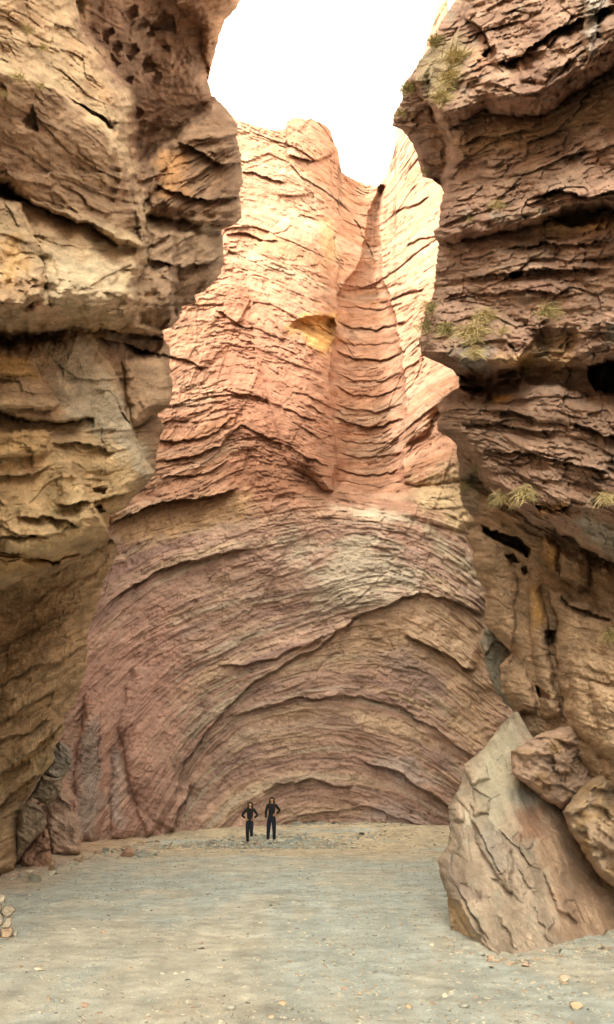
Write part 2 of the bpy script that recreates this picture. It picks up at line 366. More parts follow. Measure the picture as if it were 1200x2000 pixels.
def build_back():
    n, m = 900, 620
    u = np.concatenate([np.linspace(-120, 60, 30, endpoint=False), np.linspace(60, 1000, m - 50), np.linspace(1000, 1120, 22)[1:]]); m = len(u)
    top = curve(BK_TOP, u) + 3.0 * pn(u / 9, 0 * u, 5) + 2 * pn(u / 4, 0 * u, 6)
    t = np.linspace(0, 1, n)[:, None]
    U = np.broadcast_to(u, (n, m)).copy(); ts = np.convolve(np.pad(top, 40, mode='edge'), np.ones(81) / 81, 'valid')
    V = ts[None] + t * (1690 - ts[None]) + (top - ts)[None] * (1 - t) ** 7
    R = Relief(U, V, (5, 40), 11)
    wob = 6 * fbm(U / 130, V / 130, 3, 44)
    lev, band, tt = bedding(R.wu * .35 + U * .65, V + wob, BK_G)
    A = U + 0.25 * V
    lev0 = lev; lev = lev + 15 * pn(lev / 64, A / 900, 170) + 6 * pn(lev / 24, A / 500, 171)      # beds of uneven thickness
    thin = .25 + 1.25 * sst(-.35, .45, pn(lev / 58, A / 650, 172) + .35 * fbm(U / 150, V / 110, 2, 173))
    up = sst(1010, 900, V)                                   # upper cliff: blocky, lower: thin folded beds
    keep = sst(-.25, .35, fbm(U / 120, V / 90, 3, 150))       # broken and smooth stretches
    S = strata(A, lev, 100, 1.0, (.05, .055, .065, .05), (52, 25, 11.5, 6), (260, 140, 70, 40))
    B1 = blocks(A, lev, 62, 19, .15, 120, .12); B2 = blocks(A, lev, 28, 9, .115, 130, .2); B3 = blocks(A, lev, 110, 46, .24, 140, .02); B4 = blocks(A, lev, 15, 5.5, .08, 135, .4)
    R.disp += .72 * S * thin * (0.8 + .4 * keep) * (1 - .75 * up) + blocks(A, lev, 46, 130, .14, 145, .15) + B1 * (.3 + .8 * keep) * (1 - .2 * up) + B2 * (.3 + .8 * keep) + B4 * (.5 + .7 * keep) * (1 + .8 * up) + B3 * (.25 + .8 * up)
    R.disp += 0.55 * fbm(U / 210, V / 150, 3, 160) + .12 * fbm(U / 24, V / 18, 3, 165) + .09 * fbm(U / 11, V / 7, 3, 166, .6)
    # named features traced from the face
    R.ledge([(420, 1408), (470, 1392), (580, 1364), (700, 1358), (780, 1380), (860, 1432), (900, 1462), (985, 1512)], .3, 24, .2, 10)
    R.ledge([(340, 1560), (355, 1500), (385, 1450), (440, 1385), (500, 1330), (560, 1292), (620, 1265), (650, 1240), (700, 1200), (760, 1180), (820, 1158), (870, 1168), (950, 1205)], .42, 30, .22, 12, .06)
    R.ledge([(510, 1548), (540, 1532), (600, 1520), (650, 1530), (700, 1540)], .32, 16, .2, 11)
    R.ledge([(560, 1600), (640, 1583), (720, 1575), (790, 1600), (850, 1630)], .2, 12, .14, 8)
    R.ledge([(700, 1485), (780, 1512), (850, 1555), (905, 1592)], .45, 18, .3, 12)
    R.ledge([(335, 1625), (350, 1590), (365, 1560), (372, 1530)], .9, 30, .5, 14)
    R.ledge([(180, 1212), (235, 1160), (300, 1120), (360, 1098), (430, 1080), (500, 1070)], .5, 30, .3, 13)
    R.ledge([(205, 1030), (260, 1002), (320, 978), (380, 975), (440, 962), (470, 950)], 1.1, 40, .5, 20)
    R.ledge([(420, 1300), (520, 1290), (640, 1240)], .35, 20, .2, 12)
    R.ledge([(790, 1240), (850, 1262), (905, 1300), (930, 1310)], .6, 24, .35, 14)
    R.ledge([(300, 900), (370, 893), (430, 870), (470, 830), (520, 850), (600, 890), (650, 920)], .25, 18, .2, 10)
    R.ledge([(300, 865), (370, 862), (420, 845), (455, 810)], .2, 14, .18, 9)
    R.ledge([(310, 935), (400, 925), (450, 900)], .2, 14, .18, 9)
    for k, (y0, sag, h) in enumerate([(560, 8, .5), (602, 10, .6), (640, 14, 1.0), (672, 10, .4), (700, 14, .9), (742, 12, .5), (768, 14, .6), (800, 14, .5), (830, 16, 1.1), (862, 10, .4), (892, 10, .5), (925, 12, .8), (945, 8, .6)]):
        R.ledge([(650, y0 - sag), (690, y0), (740, y0 + 3), (796, y0 - sag)], h * .3, 12, h * .2, 10, .12)
    for pts, h in [([(440, 458), (470, 452), (515, 466), (545, 470)], .9), ([(470, 335), (520, 345), (560, 356)], .8), ([(790, 480), (830, 462), (870, 455)], .7),
                   ([(760, 415), (800, 405), (840, 385)], .8), ([(735, 590), (780, 580), (830, 560)], .6), ([(560, 300), (610, 312), (655, 302)], 1.2),
                   ([(690, 420), (720, 480), (735, 520)], .6), ([(330, 690), (360, 700), (400, 720)], .6), ([(420, 600), (480, 640), (560, 660)], .6), ([(430, 760), (520, 780), (630, 830)], .5)]:
        R.ledge(pts, h * .35, 18, h * .25, 10)
    R.mass([(565, 640), (585, 622), (625, 616), (656, 622), (655, 655), (640, 695), (622, 668), (600, 655)], -2.0, 18)
    R.mass([(640, 470), (655, 462), (660, 520), (650, 540), (640, 520)], -.5, 9)
    R.mass([(652, 960), (650, 800), (642, 700), (657, 640), (660, 575), (680, 546), (698, 528), (708, 490), (716, 440), (726, 395), (738, 366), (752, 366), (746, 420), (743, 480), (746, 540), (768, 600), (786, 700), (793, 800), (786, 880), (792, 945), (720, 965)], -3.6, 48, .45)
    R.mass([(640, 960), (560, 900), (500, 700), (480, 500), (560, 420), (640, 440), (662, 520), (660, 640), (643, 700), (652, 800), (654, 960)], 1.6, 60)
    R.mass([(775, 940), (780, 905), (830, 880), (900, 872), (930, 890), (925, 930), (850, 950)], 1.0, 30)
    R.mass([(785, 1010), (800, 955), (920, 930), (945, 1020), (900, 1040)], .5, 30)
    R.mass([(790, 870), (792, 800), (830, 745), (900, 700), (910, 760), (860, 800), (830, 850)], 1.2, 26)
    R.mass([(345, 1570), (330, 1470), (300, 1380), (310, 1300), (260, 1300), (230, 1420), (260, 1560), (290, 1640)], .9, 60)
    R.mass([(140, 1640), (150, 1480), (165, 1360), (200, 1330), (215, 1450), (210, 1580), (190, 1650)], .7, 26)
    R.mass([(215, 1640), (220, 1480), (235, 1470), (255, 1560), (330, 1640)], .5, 26)
    R.mass([(100, 1655), (105, 1540), (120, 1520), (150, 1560), (165, 1650)], .8, 24)
    Y = back_depth(U, V) - R.disp
    # colours
    C = np.empty(U.shape + (3,)); C[:] = (0.37, 0.25, 0.205)
    s1 = pn(A / 260, lev / 34, 200); s2 = pn(A / 190, lev / 13, 201); s3 = fbm(U / 120, V / 120, 3, 202)
    C = mixc(C, (0.43, 0.315, 0.235), sst(-.1, .7, s1 + .4 * s3))
    C = mixc(C, (0.27, 0.18, 0.165), sst(.0, .7, s2 - .3 * s3) * .8)
    C = mixc(C, (0.40, 0.335, 0.27), sst(.15, .7, pn(A / 220 + 5, lev / 20, 203)) * .75)
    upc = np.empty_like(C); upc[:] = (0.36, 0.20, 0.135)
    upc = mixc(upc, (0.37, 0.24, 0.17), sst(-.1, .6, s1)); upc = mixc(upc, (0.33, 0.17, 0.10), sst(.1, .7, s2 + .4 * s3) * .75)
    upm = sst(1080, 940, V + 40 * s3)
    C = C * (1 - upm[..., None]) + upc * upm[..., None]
    def pt(p, c, soft=18, k=1.0): patch(C, R, p, c, soft, k, 1)
    pt([(430, 560), (520, 590), (640, 690), (650, 900), (640, 950), (560, 980), (500, 1000), (440, 1000), (470, 880), (430, 780), (400, 720), (420, 640)], (0.32, 0.158, 0.105), 26, .8)   # red band
    pt([(150, 1250), (330, 1180), (350, 1350), (330, 1640), (100, 1650), (140, 1420)], (0.41, 0.25, 0.21), 40, .75)
    pt([(700, 1205), (820, 1165), (950, 1210), (980, 1480), (900, 1450), (860, 1330), (780, 1290), (640, 1290), (560, 1310), (640, 1255)], (0.43, 0.305, 0.21), 26, .75)  # ochre beds under the fault
    pt([(540, 1060), (580, 1040), (620, 1110), (700, 1040), (820, 1110), (830, 1150), (700, 1190), (600, 1190), (620, 1140)], (0.41, 0.36, 0.29), 24, .75)   # pale folded beds
    pt([(640, 985), (700, 990), (800, 1010), (820, 1022), (720, 1012)], (0.52, 0.45, 0.36), 8, .8)
    pt([(830, 1030), (940, 1110), (940, 1150), (880, 1110)], (0.48, 0.42, 0.33), 14, .6)
    pt([(800, 940), (930, 900), (945, 1040), (900, 1040), (830, 1000)], (0.50, 0.38, 0.24), 20, .8)
    pt([(220, 1010), (480, 955), (500, 1000), (380, 1040), (230, 1060)], (0.45, 0.30, 0.18), 14, .8)
    pt([(740, 1275), (800, 1270), (860, 1310), (880, 1360), (800, 1350)], (0.27, 0.20, 0.185), 20, .7)
    pt([(730, 1490), (800, 1480), (850, 1530), (790, 1540)], (0.36, 0.30, 0.28), 12, .7)
    pt([(750, 1560), (860, 1610), (830, 1625), (700, 1600)], (0.33, 0.26, 0.25), 12, .7)
    for p in ([(150, 1640), (155, 1480), (170, 1400), (190, 1400), (200, 1560), (180, 1640)], [(215, 1600), (222, 1470), (240, 1475), (240, 1620)], [(120, 1480), (135, 1460), (150, 1500), (140, 1540)]):
        pt(p, (0.33, 0.27, 0.245), 10, .85)
    pt([(520, 1530), (560, 1510), (700, 1530), (700, 1560), (560, 1560)], (0.33, 0.225, 0.185), 10, .5)
    pt([(565, 640), (600, 615), (656, 620), (655, 670), (640, 695)], (0.52, 0.295, 0.11), 10, .85)
    pt([(615, 440), (645, 430), (660, 500), (640, 520)], (0.46, 0.31, 0.17), 10, .7)
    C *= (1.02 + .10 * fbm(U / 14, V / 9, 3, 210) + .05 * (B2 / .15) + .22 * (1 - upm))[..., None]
    mpp = 0.025
    bed = np.stack([A * mpp, lev * mpp, Y * .3], -1)
    co = P(U, V, Y)
    # the plateau behind the rim, so the wall has a top
    k = 14; ups = []
    for i in range(1, k + 1):
        q = co[0].copy(); q[:, 1] += i * 1.6; q[:, 2] += -0.25 * i + .5 * pn(u / 25, i * 1.3 + 0 * u, 61); ups.append(q)
    ups = np.array(ups[::-1]); full = np.concatenate([ups, co], 0)
    Cf = np.concatenate([np.repeat(C[:1], k, 0), C], 0); bf = np.concatenate([np.repeat(bed[:1], k, 0), bed], 0)
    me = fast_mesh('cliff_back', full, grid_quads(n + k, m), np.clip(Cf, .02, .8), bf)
    link('cliff_back', me, M_BACK, label='tall folded red and tan rock wall closing the canyon', kind='structure')
    return U, V, Y
build_back()

# ------------------------------------------------------------------ the two near cliffs
L_SIL = [(640, -900), (612, -400), (522, -120), (470, 0), (462, 15), (440, 40), (428, 70), (420, 105), (408, 150), (411, 172), (425, 195), (445, 215), (455, 230), (465, 245), (463, 270), (470, 300), (475, 350), (468, 378), (473, 425), (455, 441), (433, 449),  # unseen top leans over the gap to block sky light
         (436, 470), (438, 510), (430, 535), (416, 554), (398, 570), (381, 576), (383, 591), (358, 598), (350, 621), (340, 637), (317, 645), (321, 662), (333, 683), (331, 717), (338, 754), (333, 792), (308, 808), (321, 833), (308, 871), (304, 900), (305, 921), (287, 946),
         (258, 975), (246, 992), (215, 1004), (212, 1042), (229, 1062), (225, 1096), (204, 1133), (196, 1167), (179, 1212), (171, 1246), (171, 1300), (154, 1350), (146, 1375), (125, 1396), (125, 1430), (110, 1450), (104, 1490), (83, 1512), (46, 1567), (33, 1600), (37, 1640), (30, 1690), (25, 1712), (22, 1790)]
R_SIL = [(960, -900), (960, -400), (940, -120), (890, 0), (879, 17), (862, 42), (844, 79), (837, 96), (817, 121), (810, 137), (790, 162), (785, 196), (769, 225), (767, 246), (787, 254), (802, 275), (815, 300), (819, 321), (827, 346), (844, 350), (865, 367), (867, 375), (860, 404), (858, 442), (848, 450), (848, 462), (859, 477),
         (856, 483), (852, 521), (850, 546), (846, 579), (832, 604), (826, 637), (819, 667), (823, 692), (846, 704), (883, 721), (897, 737), (896, 757), (867, 775), (854, 792), (860, 812), (853, 825), (856, 842), (879, 856), (892, 867), (892, 887), (898, 908), (894, 917), (900, 937), (898, 962), (904, 987), (929, 1017), (933, 1029), (910, 1050), (925, 1075), (923, 1100), (933, 1129), (948, 1154),
         (948, 1221), (1000, 1275), (976, 1300), (980, 1354), (1006, 1390), (1010, 1480), (1030, 1560), (1040, 1800), (1040, 1900)]
def wall_rows(v0, v1, fine0, fine1, step):
    return np.concatenate([np.linspace(v0, fine0, 60, endpoint=False), np.arange(fine0, fine1, step), np.linspace(fine1, v1, 10)])
def near_wall(name, sil, side, ufar, us, vs, tab, guides, feats, colour, label, seed, ncol, step=2.0, uout=None, crown=((0, 30), (36, 36))):
    """side -1: left cliff (grows from off-frame left to its outline), +1: right cliff"""
    v = wall_rows(-900, sil[-1][1] , -30, sil[-1][1] - 30, step); n = len(v)
    edge = curve(sil, v, 1)
    edge = edge + 2.5 * pn(v / 11, 0 * v, seed) + 1.5 * pn(v / 5, 0 * v, seed + 1)
    s = np.concatenate([np.linspace(0, .16, 26, endpoint=False), np.linspace(.16, 1, ncol)]); m = len(s)
    uin = uout
    a = np.where(s < .16, s / .16, 1)[None]; b = np.where(s < .16, 0, (s - .16) / .84)[None]
    U = ufar + a * (uin - ufar) + b * (edge[:, None] - uin)
    V = np.broadcast_to(v[:, None], U.shape).copy()
    R = Relief(U, V, (5, 30), seed + 5)
    lev, band, tt = bedding(U, V + 8 * fbm(U / 90, V / 90, 3, seed + 7), guides)
    A = U
    feats(R, U, V, A, lev, seed)
    R.disp *= sst(ufar * .5 + uin * .5, uin, U)             # calm beyond the picture, where the wall passes the viewer
    Y = ctrl(us, vs, tab, U, V) - R.disp
    d = np.abs(U - edge[:, None]); w_ = 46.0
    Y = Y + 1.3 * (1 - np.sqrt(np.clip(1 - np.clip(1 - d / w_, 0, 1) ** 2, 0, 1)))
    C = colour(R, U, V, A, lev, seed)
    mpp = 0.011
    bed = np.stack([A * mpp, lev * mpp, Y * .3], -1)
    co = P(U, V, Y)
    # round the outline to the hidden back of the buttress, and carry the wall on past the viewer, its unseen length set to block light
    back = []; cb = []; bb = []
    for i in range(1, 13):
        q = i / 12
        ub = edge + side * (10 * i + 90 * q * q); Yb = Y[:, -1] + 0.35 * i + 6 * q * q + .2 * pn(v / 40, i * .5 + 0 * v, seed + 30)
        back.append(P(ub, v, Yb)); cb.append(C[:, -1]); bb.append(bed[:, -1] + np.array([side * i * .3, 0, 0]))
    near = []
    for i in range(10, 0, -1):
        q = co[:, 0].copy(); q[:, 1] -= i * (2.4 if side < 0 else 1.3); q[:, 0] += side * .25 * i + .6 * pn(q[:, 2] / 3, i + 0 * v, seed + 33); near.append(q)
    co = np.concatenate([np.array(near).transpose(1, 0, 2), co, np.array(back).transpose(1, 0, 2)], 1)
    C = np.concatenate([np.repeat(C[:, :1], 10, 1), C, np.array(cb).transpose(1, 0, 2)], 1)
    bed = np.concatenate([np.repeat(bed[:, :1], 10, 1), bed, np.array(bb).transpose(1, 0, 2)], 1)
    far = []  # unseen run towards the back wall, added to keep sun from leaking in
    for i in range(1, 7):
        q = co[:, -1].copy(); q[:, 0] += side * .7 * i + .4 * pn(q[:, 2] / 4, i + 0 * v, seed + 35); q[:, 1] += 1.6 * i; far.append(q)
    co = np.concatenate([co, np.array(far).transpose(1, 0, 2)], 1)
    C = np.concatenate([C, np.repeat(C[:, -1:], 6, 1)], 1); bed = np.concatenate([bed, np.repeat(bed[:, -1:], 6, 1)], 1)
    # unseen cliff above the picture, rim height shaped to cast shade, then a plateau
    def rim(y): return np.interp(y, crown[0], crown[1]) + 1.6 * pn(y / 5, 0 * y, seed + 37) + .8 * pn(y / 1.7, 0 * y, seed + 38)
    top = co[0]; H = rim(top[:, 1]); rows = []
    for i in range(1, 15):
        q = top.copy(); f = i / 14; q[:, 2] = np.maximum(top[:, 2], top[:, 2] + (H - top[:, 2]) * f)
        q[:, 0] += .5 * pn(q[:, 1] / 2, q[:, 2] / 2, seed + 39) * f; rows.append(q)
    for i in range(1, 8):
        q = rows[13].copy(); q[:, 0] += side * 2.2 * i; q[:, 2] -= .1 * i; rows.append(q)
    nr = len(rows); rows = np.array(rows[::-1])
    co = np.concatenate([rows, co], 0); C = np.concatenate([np.repeat(C[:1], nr, 0), C], 0); bed = np.concatenate([np.repeat(bed[:1], nr, 0), bed], 0)
    H = rim(co[..., 1]); ex = np.clip(co[..., 2] - H, 0, None)
    co[..., 2] -= ex * .97; co[..., 0] += side * ex * .8
    me = fast_mesh(name, co, grid_quads(co.shape[0], co.shape[1], flip=(side > 0)), np.clip(C, .02, .8), bed)
    link(name, me, M_NEAR, label=label, kind='structure')
    def at(u, vv, off=0.0):
        i = int(np.argmin(np.abs(v - vv))); j = int(np.argmin(np.abs(U[i] - u)))
        return P(np.array(u), np.array(vv), Y[i, j] - off)
    return at

# left cliff
L_G = [[(-700, -900), (520, -900)], [(-700, -400), (520, -300)], [(-700, 60), (0, 110), (250, 290), (500, 250)], [(-700, 200), (0, 355), (80, 400), (200, 447), (300, 440), (480, 300)], [(-700, 450), (0, 520), (150, 560), (300, 520), (480, 430)],
       [(-700, 640), (0, 660), (200, 642), (330, 648), (480, 600)], [(-700, 790), (0, 805), (170, 826), (330, 800), (480, 760)], [(-700, 940), (0, 960), (200, 945), (320, 910), (480, 880)], [(-700, 1050), (0, 1075), (110, 1096), (230, 1050), (480, 960)],
       [(-700, 1300), (0, 1260), (200, 1190), (480, 1080)], [(-700, 1560), (0, 1510), (130, 1412), (480, 1200)], [(-700, 1800), (0, 1700), (480, 1400)]]
def L_feats(R, U, V, A, L, seed):
    hi = sst(1120, 1060, V)
    keep = sst(-.2, .4, fbm(U / 110, V / 110, 3, seed + 60))
    R.disp += strata(A, L, seed + 100, 1.0, (.05, .045, .035, .02), (60, 28, 13, 7), (260, 150, 80, 40)) * (.45 + .6 * keep)
    R.disp += blocks(A, L, 120, 48, .17, seed + 110, .06) * hi + blocks(A, L, 52, 24, .15, seed + 120, .15) * (.2 + keep) + blocks(A, L, 20, 11, .07, seed + 130, .2) * (.2 + keep)
    R.disp += .45 * fbm(U / 160, V / 160, 3, seed + 140) + .11 * fbm(U / 34, V / 30, 4, seed + 145) + .075 * fbm(U / 13, V / 11, 4, seed + 146, .6)
    lowm = sst(1100, 1180, V); R.disp += lowm * (.22 * fbm(U / 60, V / 44, 4, seed + 147, .55) + blocks(A + .5 * V, L, 64, 30, .26, seed + 148, .1) + blocks(A + .5 * V, L, 26, 13, .12, seed + 151, .15) + .06 * fbm(U / 8, V / 30, 3, seed + 149))
    # front mass against the hollow behind it
    R.mass([(-900, -1200), (150, -900), (150, 0), (165, 70), (197, 112), (245, 185), (256, 215), (252, 290), (262, 330), (272, 370), (288, 430), (292, 500), (266, 560), (268, 600), (240, 645), (-900, 660)], 2.3, 26)
    R.mass([(-900, 110), (0, 120), (60, 128), (112, 158), (140, 195), (187, 228), (217, 250), (255, 300), (262, 340), (258, 380), (280, 430), (286, 490), (240, 478), (180, 442), (130, 425), (60, 396), (0, 356), (-900, 300)], 1.0, 22)
    R.mass([(-900, 380), (0, 385), (40, 395), (70, 470), (86, 520), (86, 585), (40, 600), (0, 615), (-900, 640)], 1.4, 16)
    R.mass([(80, 480), (180, 500), (260, 545), (268, 580), (200, 610), (100, 600)], .5, 40)
    R.ledge([(-300, 330), (0, 356), (60, 396), (130, 425), (180, 442), (240, 480)], .5, 60, .55, 20, .05, 14)
    R.ledge([(120, 180), (160, 205), (200, 228), (225, 250)], .1, 30, .5, 16)
    R.ledge([(-400, 650), (0, 660), (60, 655), (130, 641), (200, 641), (250, 652), (345, 655)], 2.6, 60, 1.6, 14, .02, 62)
    R.ledge([(180, 655), (230, 668), (300, 690), (345, 700)], .2, 20, .7, 22)
    R.mass([(232, 655), (262, 650), (300, 652), (322, 668), (300, 700), (268, 700), (240, 680)], -1.4, 14)
    R.mass([(-900, 668), (60, 672), (150, 655), (195, 690), (225, 720), (240, 770), (250, 815), (262, 840), (285, 900), (310, 925), (250, 1000), (215, 1050), (110, 1096), (-900, 1080)], 1.8, 30)
    R.mass([(-900, 675), (0, 678), (70, 700), (78, 735), (116, 788), (100, 800), (0, 800), (-900, 790)], .9, 8)
    R.mass([(-900, 690), (20, 690), (72, 708), (76, 728), (30, 735), (-900, 730)], .3, 8)
    R.ledge([(-200, 795), (0, 803), (50, 820), (120, 826), (185, 816)], .6, 30, .6, 12, .03, 6)
    R.mass([(-900, 838), (0, 840), (102, 840), (96, 886), (20, 892), (-900, 890)], .7, 7)
    R.ledge([(100, 868), (160, 862), (225, 884)], .28, 18, .3, 12)
    R.ledge([(-200, 925), (0, 930), (70, 925), (110, 905)], .3, 20, .3, 14)
    R.ledge([(110, 985), (180, 980), (240, 968), (280, 955)], .4, 26, .45, 14)
    R.mass([(185, 988), (200, 985), (208, 1000), (195, 1003)], -.8, 7)
    R.mass([(180, 950), (210, 952), (205, 966), (182, 962)], -.5, 6)
    R.ledge([(30, 1010), (100, 1010), (160, 1030)], .3, 22, .3, 12)
    R.ledge([(-200, 1040), (0, 1050), (60, 1045), (110, 1050)], .25, 20, .25, 10)
    R.ledge([(-300, 1055), (0, 1074), (50, 1084), (92, 1096), (120, 1094)], .35, 30, .9, 9, .02)
    R.mass([(-900, 1085), (0, 1086), (100, 1098), (165, 1080), (160, 1092), (112, 1116), (60, 1125), (0, 1155), (-900, 1150)], 1.5, 20)
    R.ledge([(-300, 1160), (0, 1150), (60, 1122), (112, 1112), (165, 1084), (225, 1050)], 2.0, 60, 1.4, 50, .02, 46)
    R.ledge([(-200, 1600), (0, 1512), (50, 1478), (92, 1442), (128, 1412)], .9, 40, .8, 20, .04)
    R.ledge([(-200, 1660), (0, 1572), (40, 1532), (86, 1510)], .7, 34, .6, 18, .04)
    R.ledge([(-100, 1440), (0, 1410), (60, 1370), (140, 1330)], .35, 40, .25, 20, .1)
    R.ledge([(-100, 1300), (0, 1262), (60, 1236), (110, 1205), (180, 1176)], .3, 26, .25, 14, .1)
    R.ledge([(-100, 1362), (0, 1338), (70, 1300), (120, 1290), (172, 1256)], .3, 22, .25, 12, .1)
    R.ledge([(-60, 1470), (10, 1440), (60, 1428), (100, 1400)], .28, 18, .25, 12, .1)
    R.mass([(60, 1180), (110, 1150), (190, 1120), (215, 1080), (225, 1100), (190, 1190), (130, 1210), (80, 1230)], .35, 16)
    R.mass([(30, 1290), (80, 1270), (150, 1250), (165, 1290), (120, 1320), (60, 1330)], .3, 14)
    R.mass([(20, 1250), (130, 1190), (165, 1260), (150, 1340), (60, 1400), (0, 1400)], .6, 60)
    R.mass([(-200, 1620), (0, 1600), (30, 1610), (36, 1700), (-200, 1760)], .8, 22)
    # grooves in the hollow under the rim, broken plates on its roof
    q = sst(190, 230, U) * sst(330, 290, U) * sst(210, 250, V) * sst(420, 360, V)
    R.disp += q * .16 * np.sin((U + .25 * V) / 5.0 + 2 * pn(U / 30, V / 60, 5))
    for (x, y, rx, ry, d) in [(255, 22, 16, 14, .35), (278, 45, 12, 10, .3), (210, 65, 12, 16, .3), (228, 90, 10, 12, .3), (254, 98, 14, 16, .35), (290, 128, 13, 18, .35), (325, 95, 8, 9, .25), (310, 150, 9, 14, .3), (250, 158, 11, 8, .3), (320, 45, 26, 20, .45), (295, 65, 9, 10, .25), (272, 220, 9, 12, .35), (215, 125, 16, 18, .3), (62, 238, 14, 22, .3)]:
        an = np.linspace(0, 2 * math.pi, 9)[:-1]; rr = 1 + .35 * np.sin(an * 3 + x)
        R.mass([(x + rx * r * math.cos(t) * (1.1), y + ry * r * math.sin(t)) for t, r in zip(an, rr)], -d, 5)
    R.tilt([(150, -70), (520, -70), (480, 0), (430, 120), (440, 190), (340, 285), (275, 335), (254, 290), (252, 225), (245, 185), (197, 112), (160, 60), (150, 0)], 2.0, -5.5, 18)
    R.tilt([(290, 445), (440, 452), (445, 520), (380, 590), (320, 650), (262, 640), (275, 560)], 1.0, -1.6, 14)
    R.tilt([(300, 330), (350, 262), (480, 240), (480, 440), (300, 425)], 1.2, -.8, 14)
    R.tilt([(-300, 110), (0, 125), (112, 162), (190, 230), (255, 300), (285, 480), (180, 440), (60, 396), (-300, 340)], 2.6, -1.8, 14)
    R.mass([(395, -200), (480, -300), (480, 60), (440, 150), (405, 160), (395, 60), (340, 10)], .9, 30)
    R.mass([(345, 250), (480, 240), (480, 460), (300, 420), (330, 310)], .7, 30)
    R.ledge([(285, 420), (350, 428), (430, 445), (480, 440)], .9, 40, .5, 14, .04, 26)
    R.ledge([(340, 272), (390, 295), (440, 320), (480, 325)], .35, 22, .3, 14)
    R.ledge([(300, 355), (360, 385), (420, 390), (475, 385)], .35, 22, .3, 14)
    R.ledge([(290, 505), (350, 520), (400, 515), (440, 500)], .3, 20, .25, 14)
    # rear mass beside the grey block
    R.mass([(238, 700), (300, 690), (340, 700), (345, 790), (310, 805), (262, 832), (250, 780)], .6, 22)
    R.ledge([(255, 836), (285, 820), (312, 806), (340, 800)], .7, 22, .6, 12, .04, 18)
def L_col(R, U, V, A, L, seed):
    C = np.empty(U.shape + (3,)); C[:] = (0.40, 0.295, 0.195)
    n = fbm(U / 130, V / 130, 4, seed + 200); n2 = pn(A / 120, L / 22, seed + 201); n3 = fbm(U / 36, V / 36, 3, seed + 202)
    C = mixc(C, (0.45, 0.35, 0.225), sst(0, .5, n + .3 * n2)); C = mixc(C, (0.34, 0.225, 0.14), sst(.0, .5, -n + .5 * n3) * .8)
    def pt(p, c, soft=18, k=1.0): patch(C, R, p, c, soft, k, 2)
    pt([(150, -50), (470, -50), (480, 440), (300, 440), (255, 300), (245, 185), (160, 60)], (0.21, 0.13, 0.095), 22, .9)  # dark brown varnish, mostly the hollow's shade put into the colour
    pt([(-60, 150), (110, 175), (190, 245), (262, 330), (285, 470), (180, 435), (60, 390), (-60, 340)], (0.27, 0.18, 0.12), 16, .8)  # brown overhanging face, part of its shade put into the colour
    pt([(290, 440), (440, 450), (430, 600), (330, 650), (270, 560)], (0.22, 0.15, 0.105), 20, .85)  # lower rear mass: shade painted in as a darker brown
    pt([(290, 260), (480, 200), (480, 450), (290, 440)], (0.21, 0.135, 0.09), 20, .85)  # upper rear mass: its shade mostly carried by this darker colour
    pt([(200, 660), (345, 650), (345, 900), (310, 920), (250, 820)], (0.28, 0.185, 0.125), 18, .85)
    pt([(400, -60), (480, -60), (440, 120), (400, 150)], (0.33, 0.195, 0.12), 12, .7)
    pt([(310, 300), (360, 290), (360, 380), (310, 390)], (0.37, 0.205, 0.10), 16, .8)
    pt([(80, 670), (160, 665), (230, 760), (300, 930), (260, 960), (200, 880), (120, 800)], (0.46, 0.41, 0.32), 16, .85)
    pt([(90, 490), (200, 500), (260, 560), (230, 600), (100, 600)], (0.48, 0.40, 0.285), 24, .8)
    pt([(0, 470), (40, 460), (60, 520), (0, 560)], (0.50, 0.32, 0.15), 14, .7)
    pt([(-50, 680), (60, 700), (75, 735), (20, 740), (-50, 720)], (0.52, 0.345, 0.15), 8, .8)
    pt([(-50, 840), (100, 840), (95, 886), (-50, 890)], (0.50, 0.34, 0.16), 9, .7)
    pt([(-50, 890), (200, 850), (280, 930), (220, 1040), (110, 1080), (-50, 1070)], (0.54, 0.40, 0.235), 24, .85)
    pt([(-50, 1070), (110, 1090), (160, 1085), (60, 1120), (-50, 1120)], (0.46, 0.29, 0.13), 10, .7)
    pt([(-50, 1150), (110, 1115), (225, 1060), (170, 1300), (120, 1430), (-50, 1480)], (0.45, 0.315, 0.195), 30, .8)
    pt([(-50, 1480), (120, 1420), (80, 1520), (-50, 1720)], (0.40, 0.285, 0.165), 20, .6)
    pt([(270, -20), (350, 20), (340, 75), (300, 60)], (0.2, .13, .1), 10, .4)
    C *= (1.2 + .12 * n3 + .06 * n2)[..., None]
    return C
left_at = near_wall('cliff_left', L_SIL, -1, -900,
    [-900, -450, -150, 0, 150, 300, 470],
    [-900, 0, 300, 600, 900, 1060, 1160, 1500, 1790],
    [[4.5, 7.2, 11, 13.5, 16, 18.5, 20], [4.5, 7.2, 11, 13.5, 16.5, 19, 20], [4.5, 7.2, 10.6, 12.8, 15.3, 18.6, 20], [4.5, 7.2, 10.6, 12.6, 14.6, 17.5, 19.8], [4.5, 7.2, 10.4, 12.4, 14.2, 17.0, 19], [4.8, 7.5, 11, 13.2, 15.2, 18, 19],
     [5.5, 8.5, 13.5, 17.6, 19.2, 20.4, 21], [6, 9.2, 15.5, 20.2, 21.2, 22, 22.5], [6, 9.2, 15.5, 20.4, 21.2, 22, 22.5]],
    L_G, L_feats, L_col, 'tan and brown overhanging cliff on the left side of the canyon', 300, 250, 2.0, uout=-40, crown=((-40, 12, 17, 20, 23, 27, 30, 36), (50, 48, 40, 36, 31, 26, 23, 19)))  # rim heights set so the unseen top shades floor and lower back wall

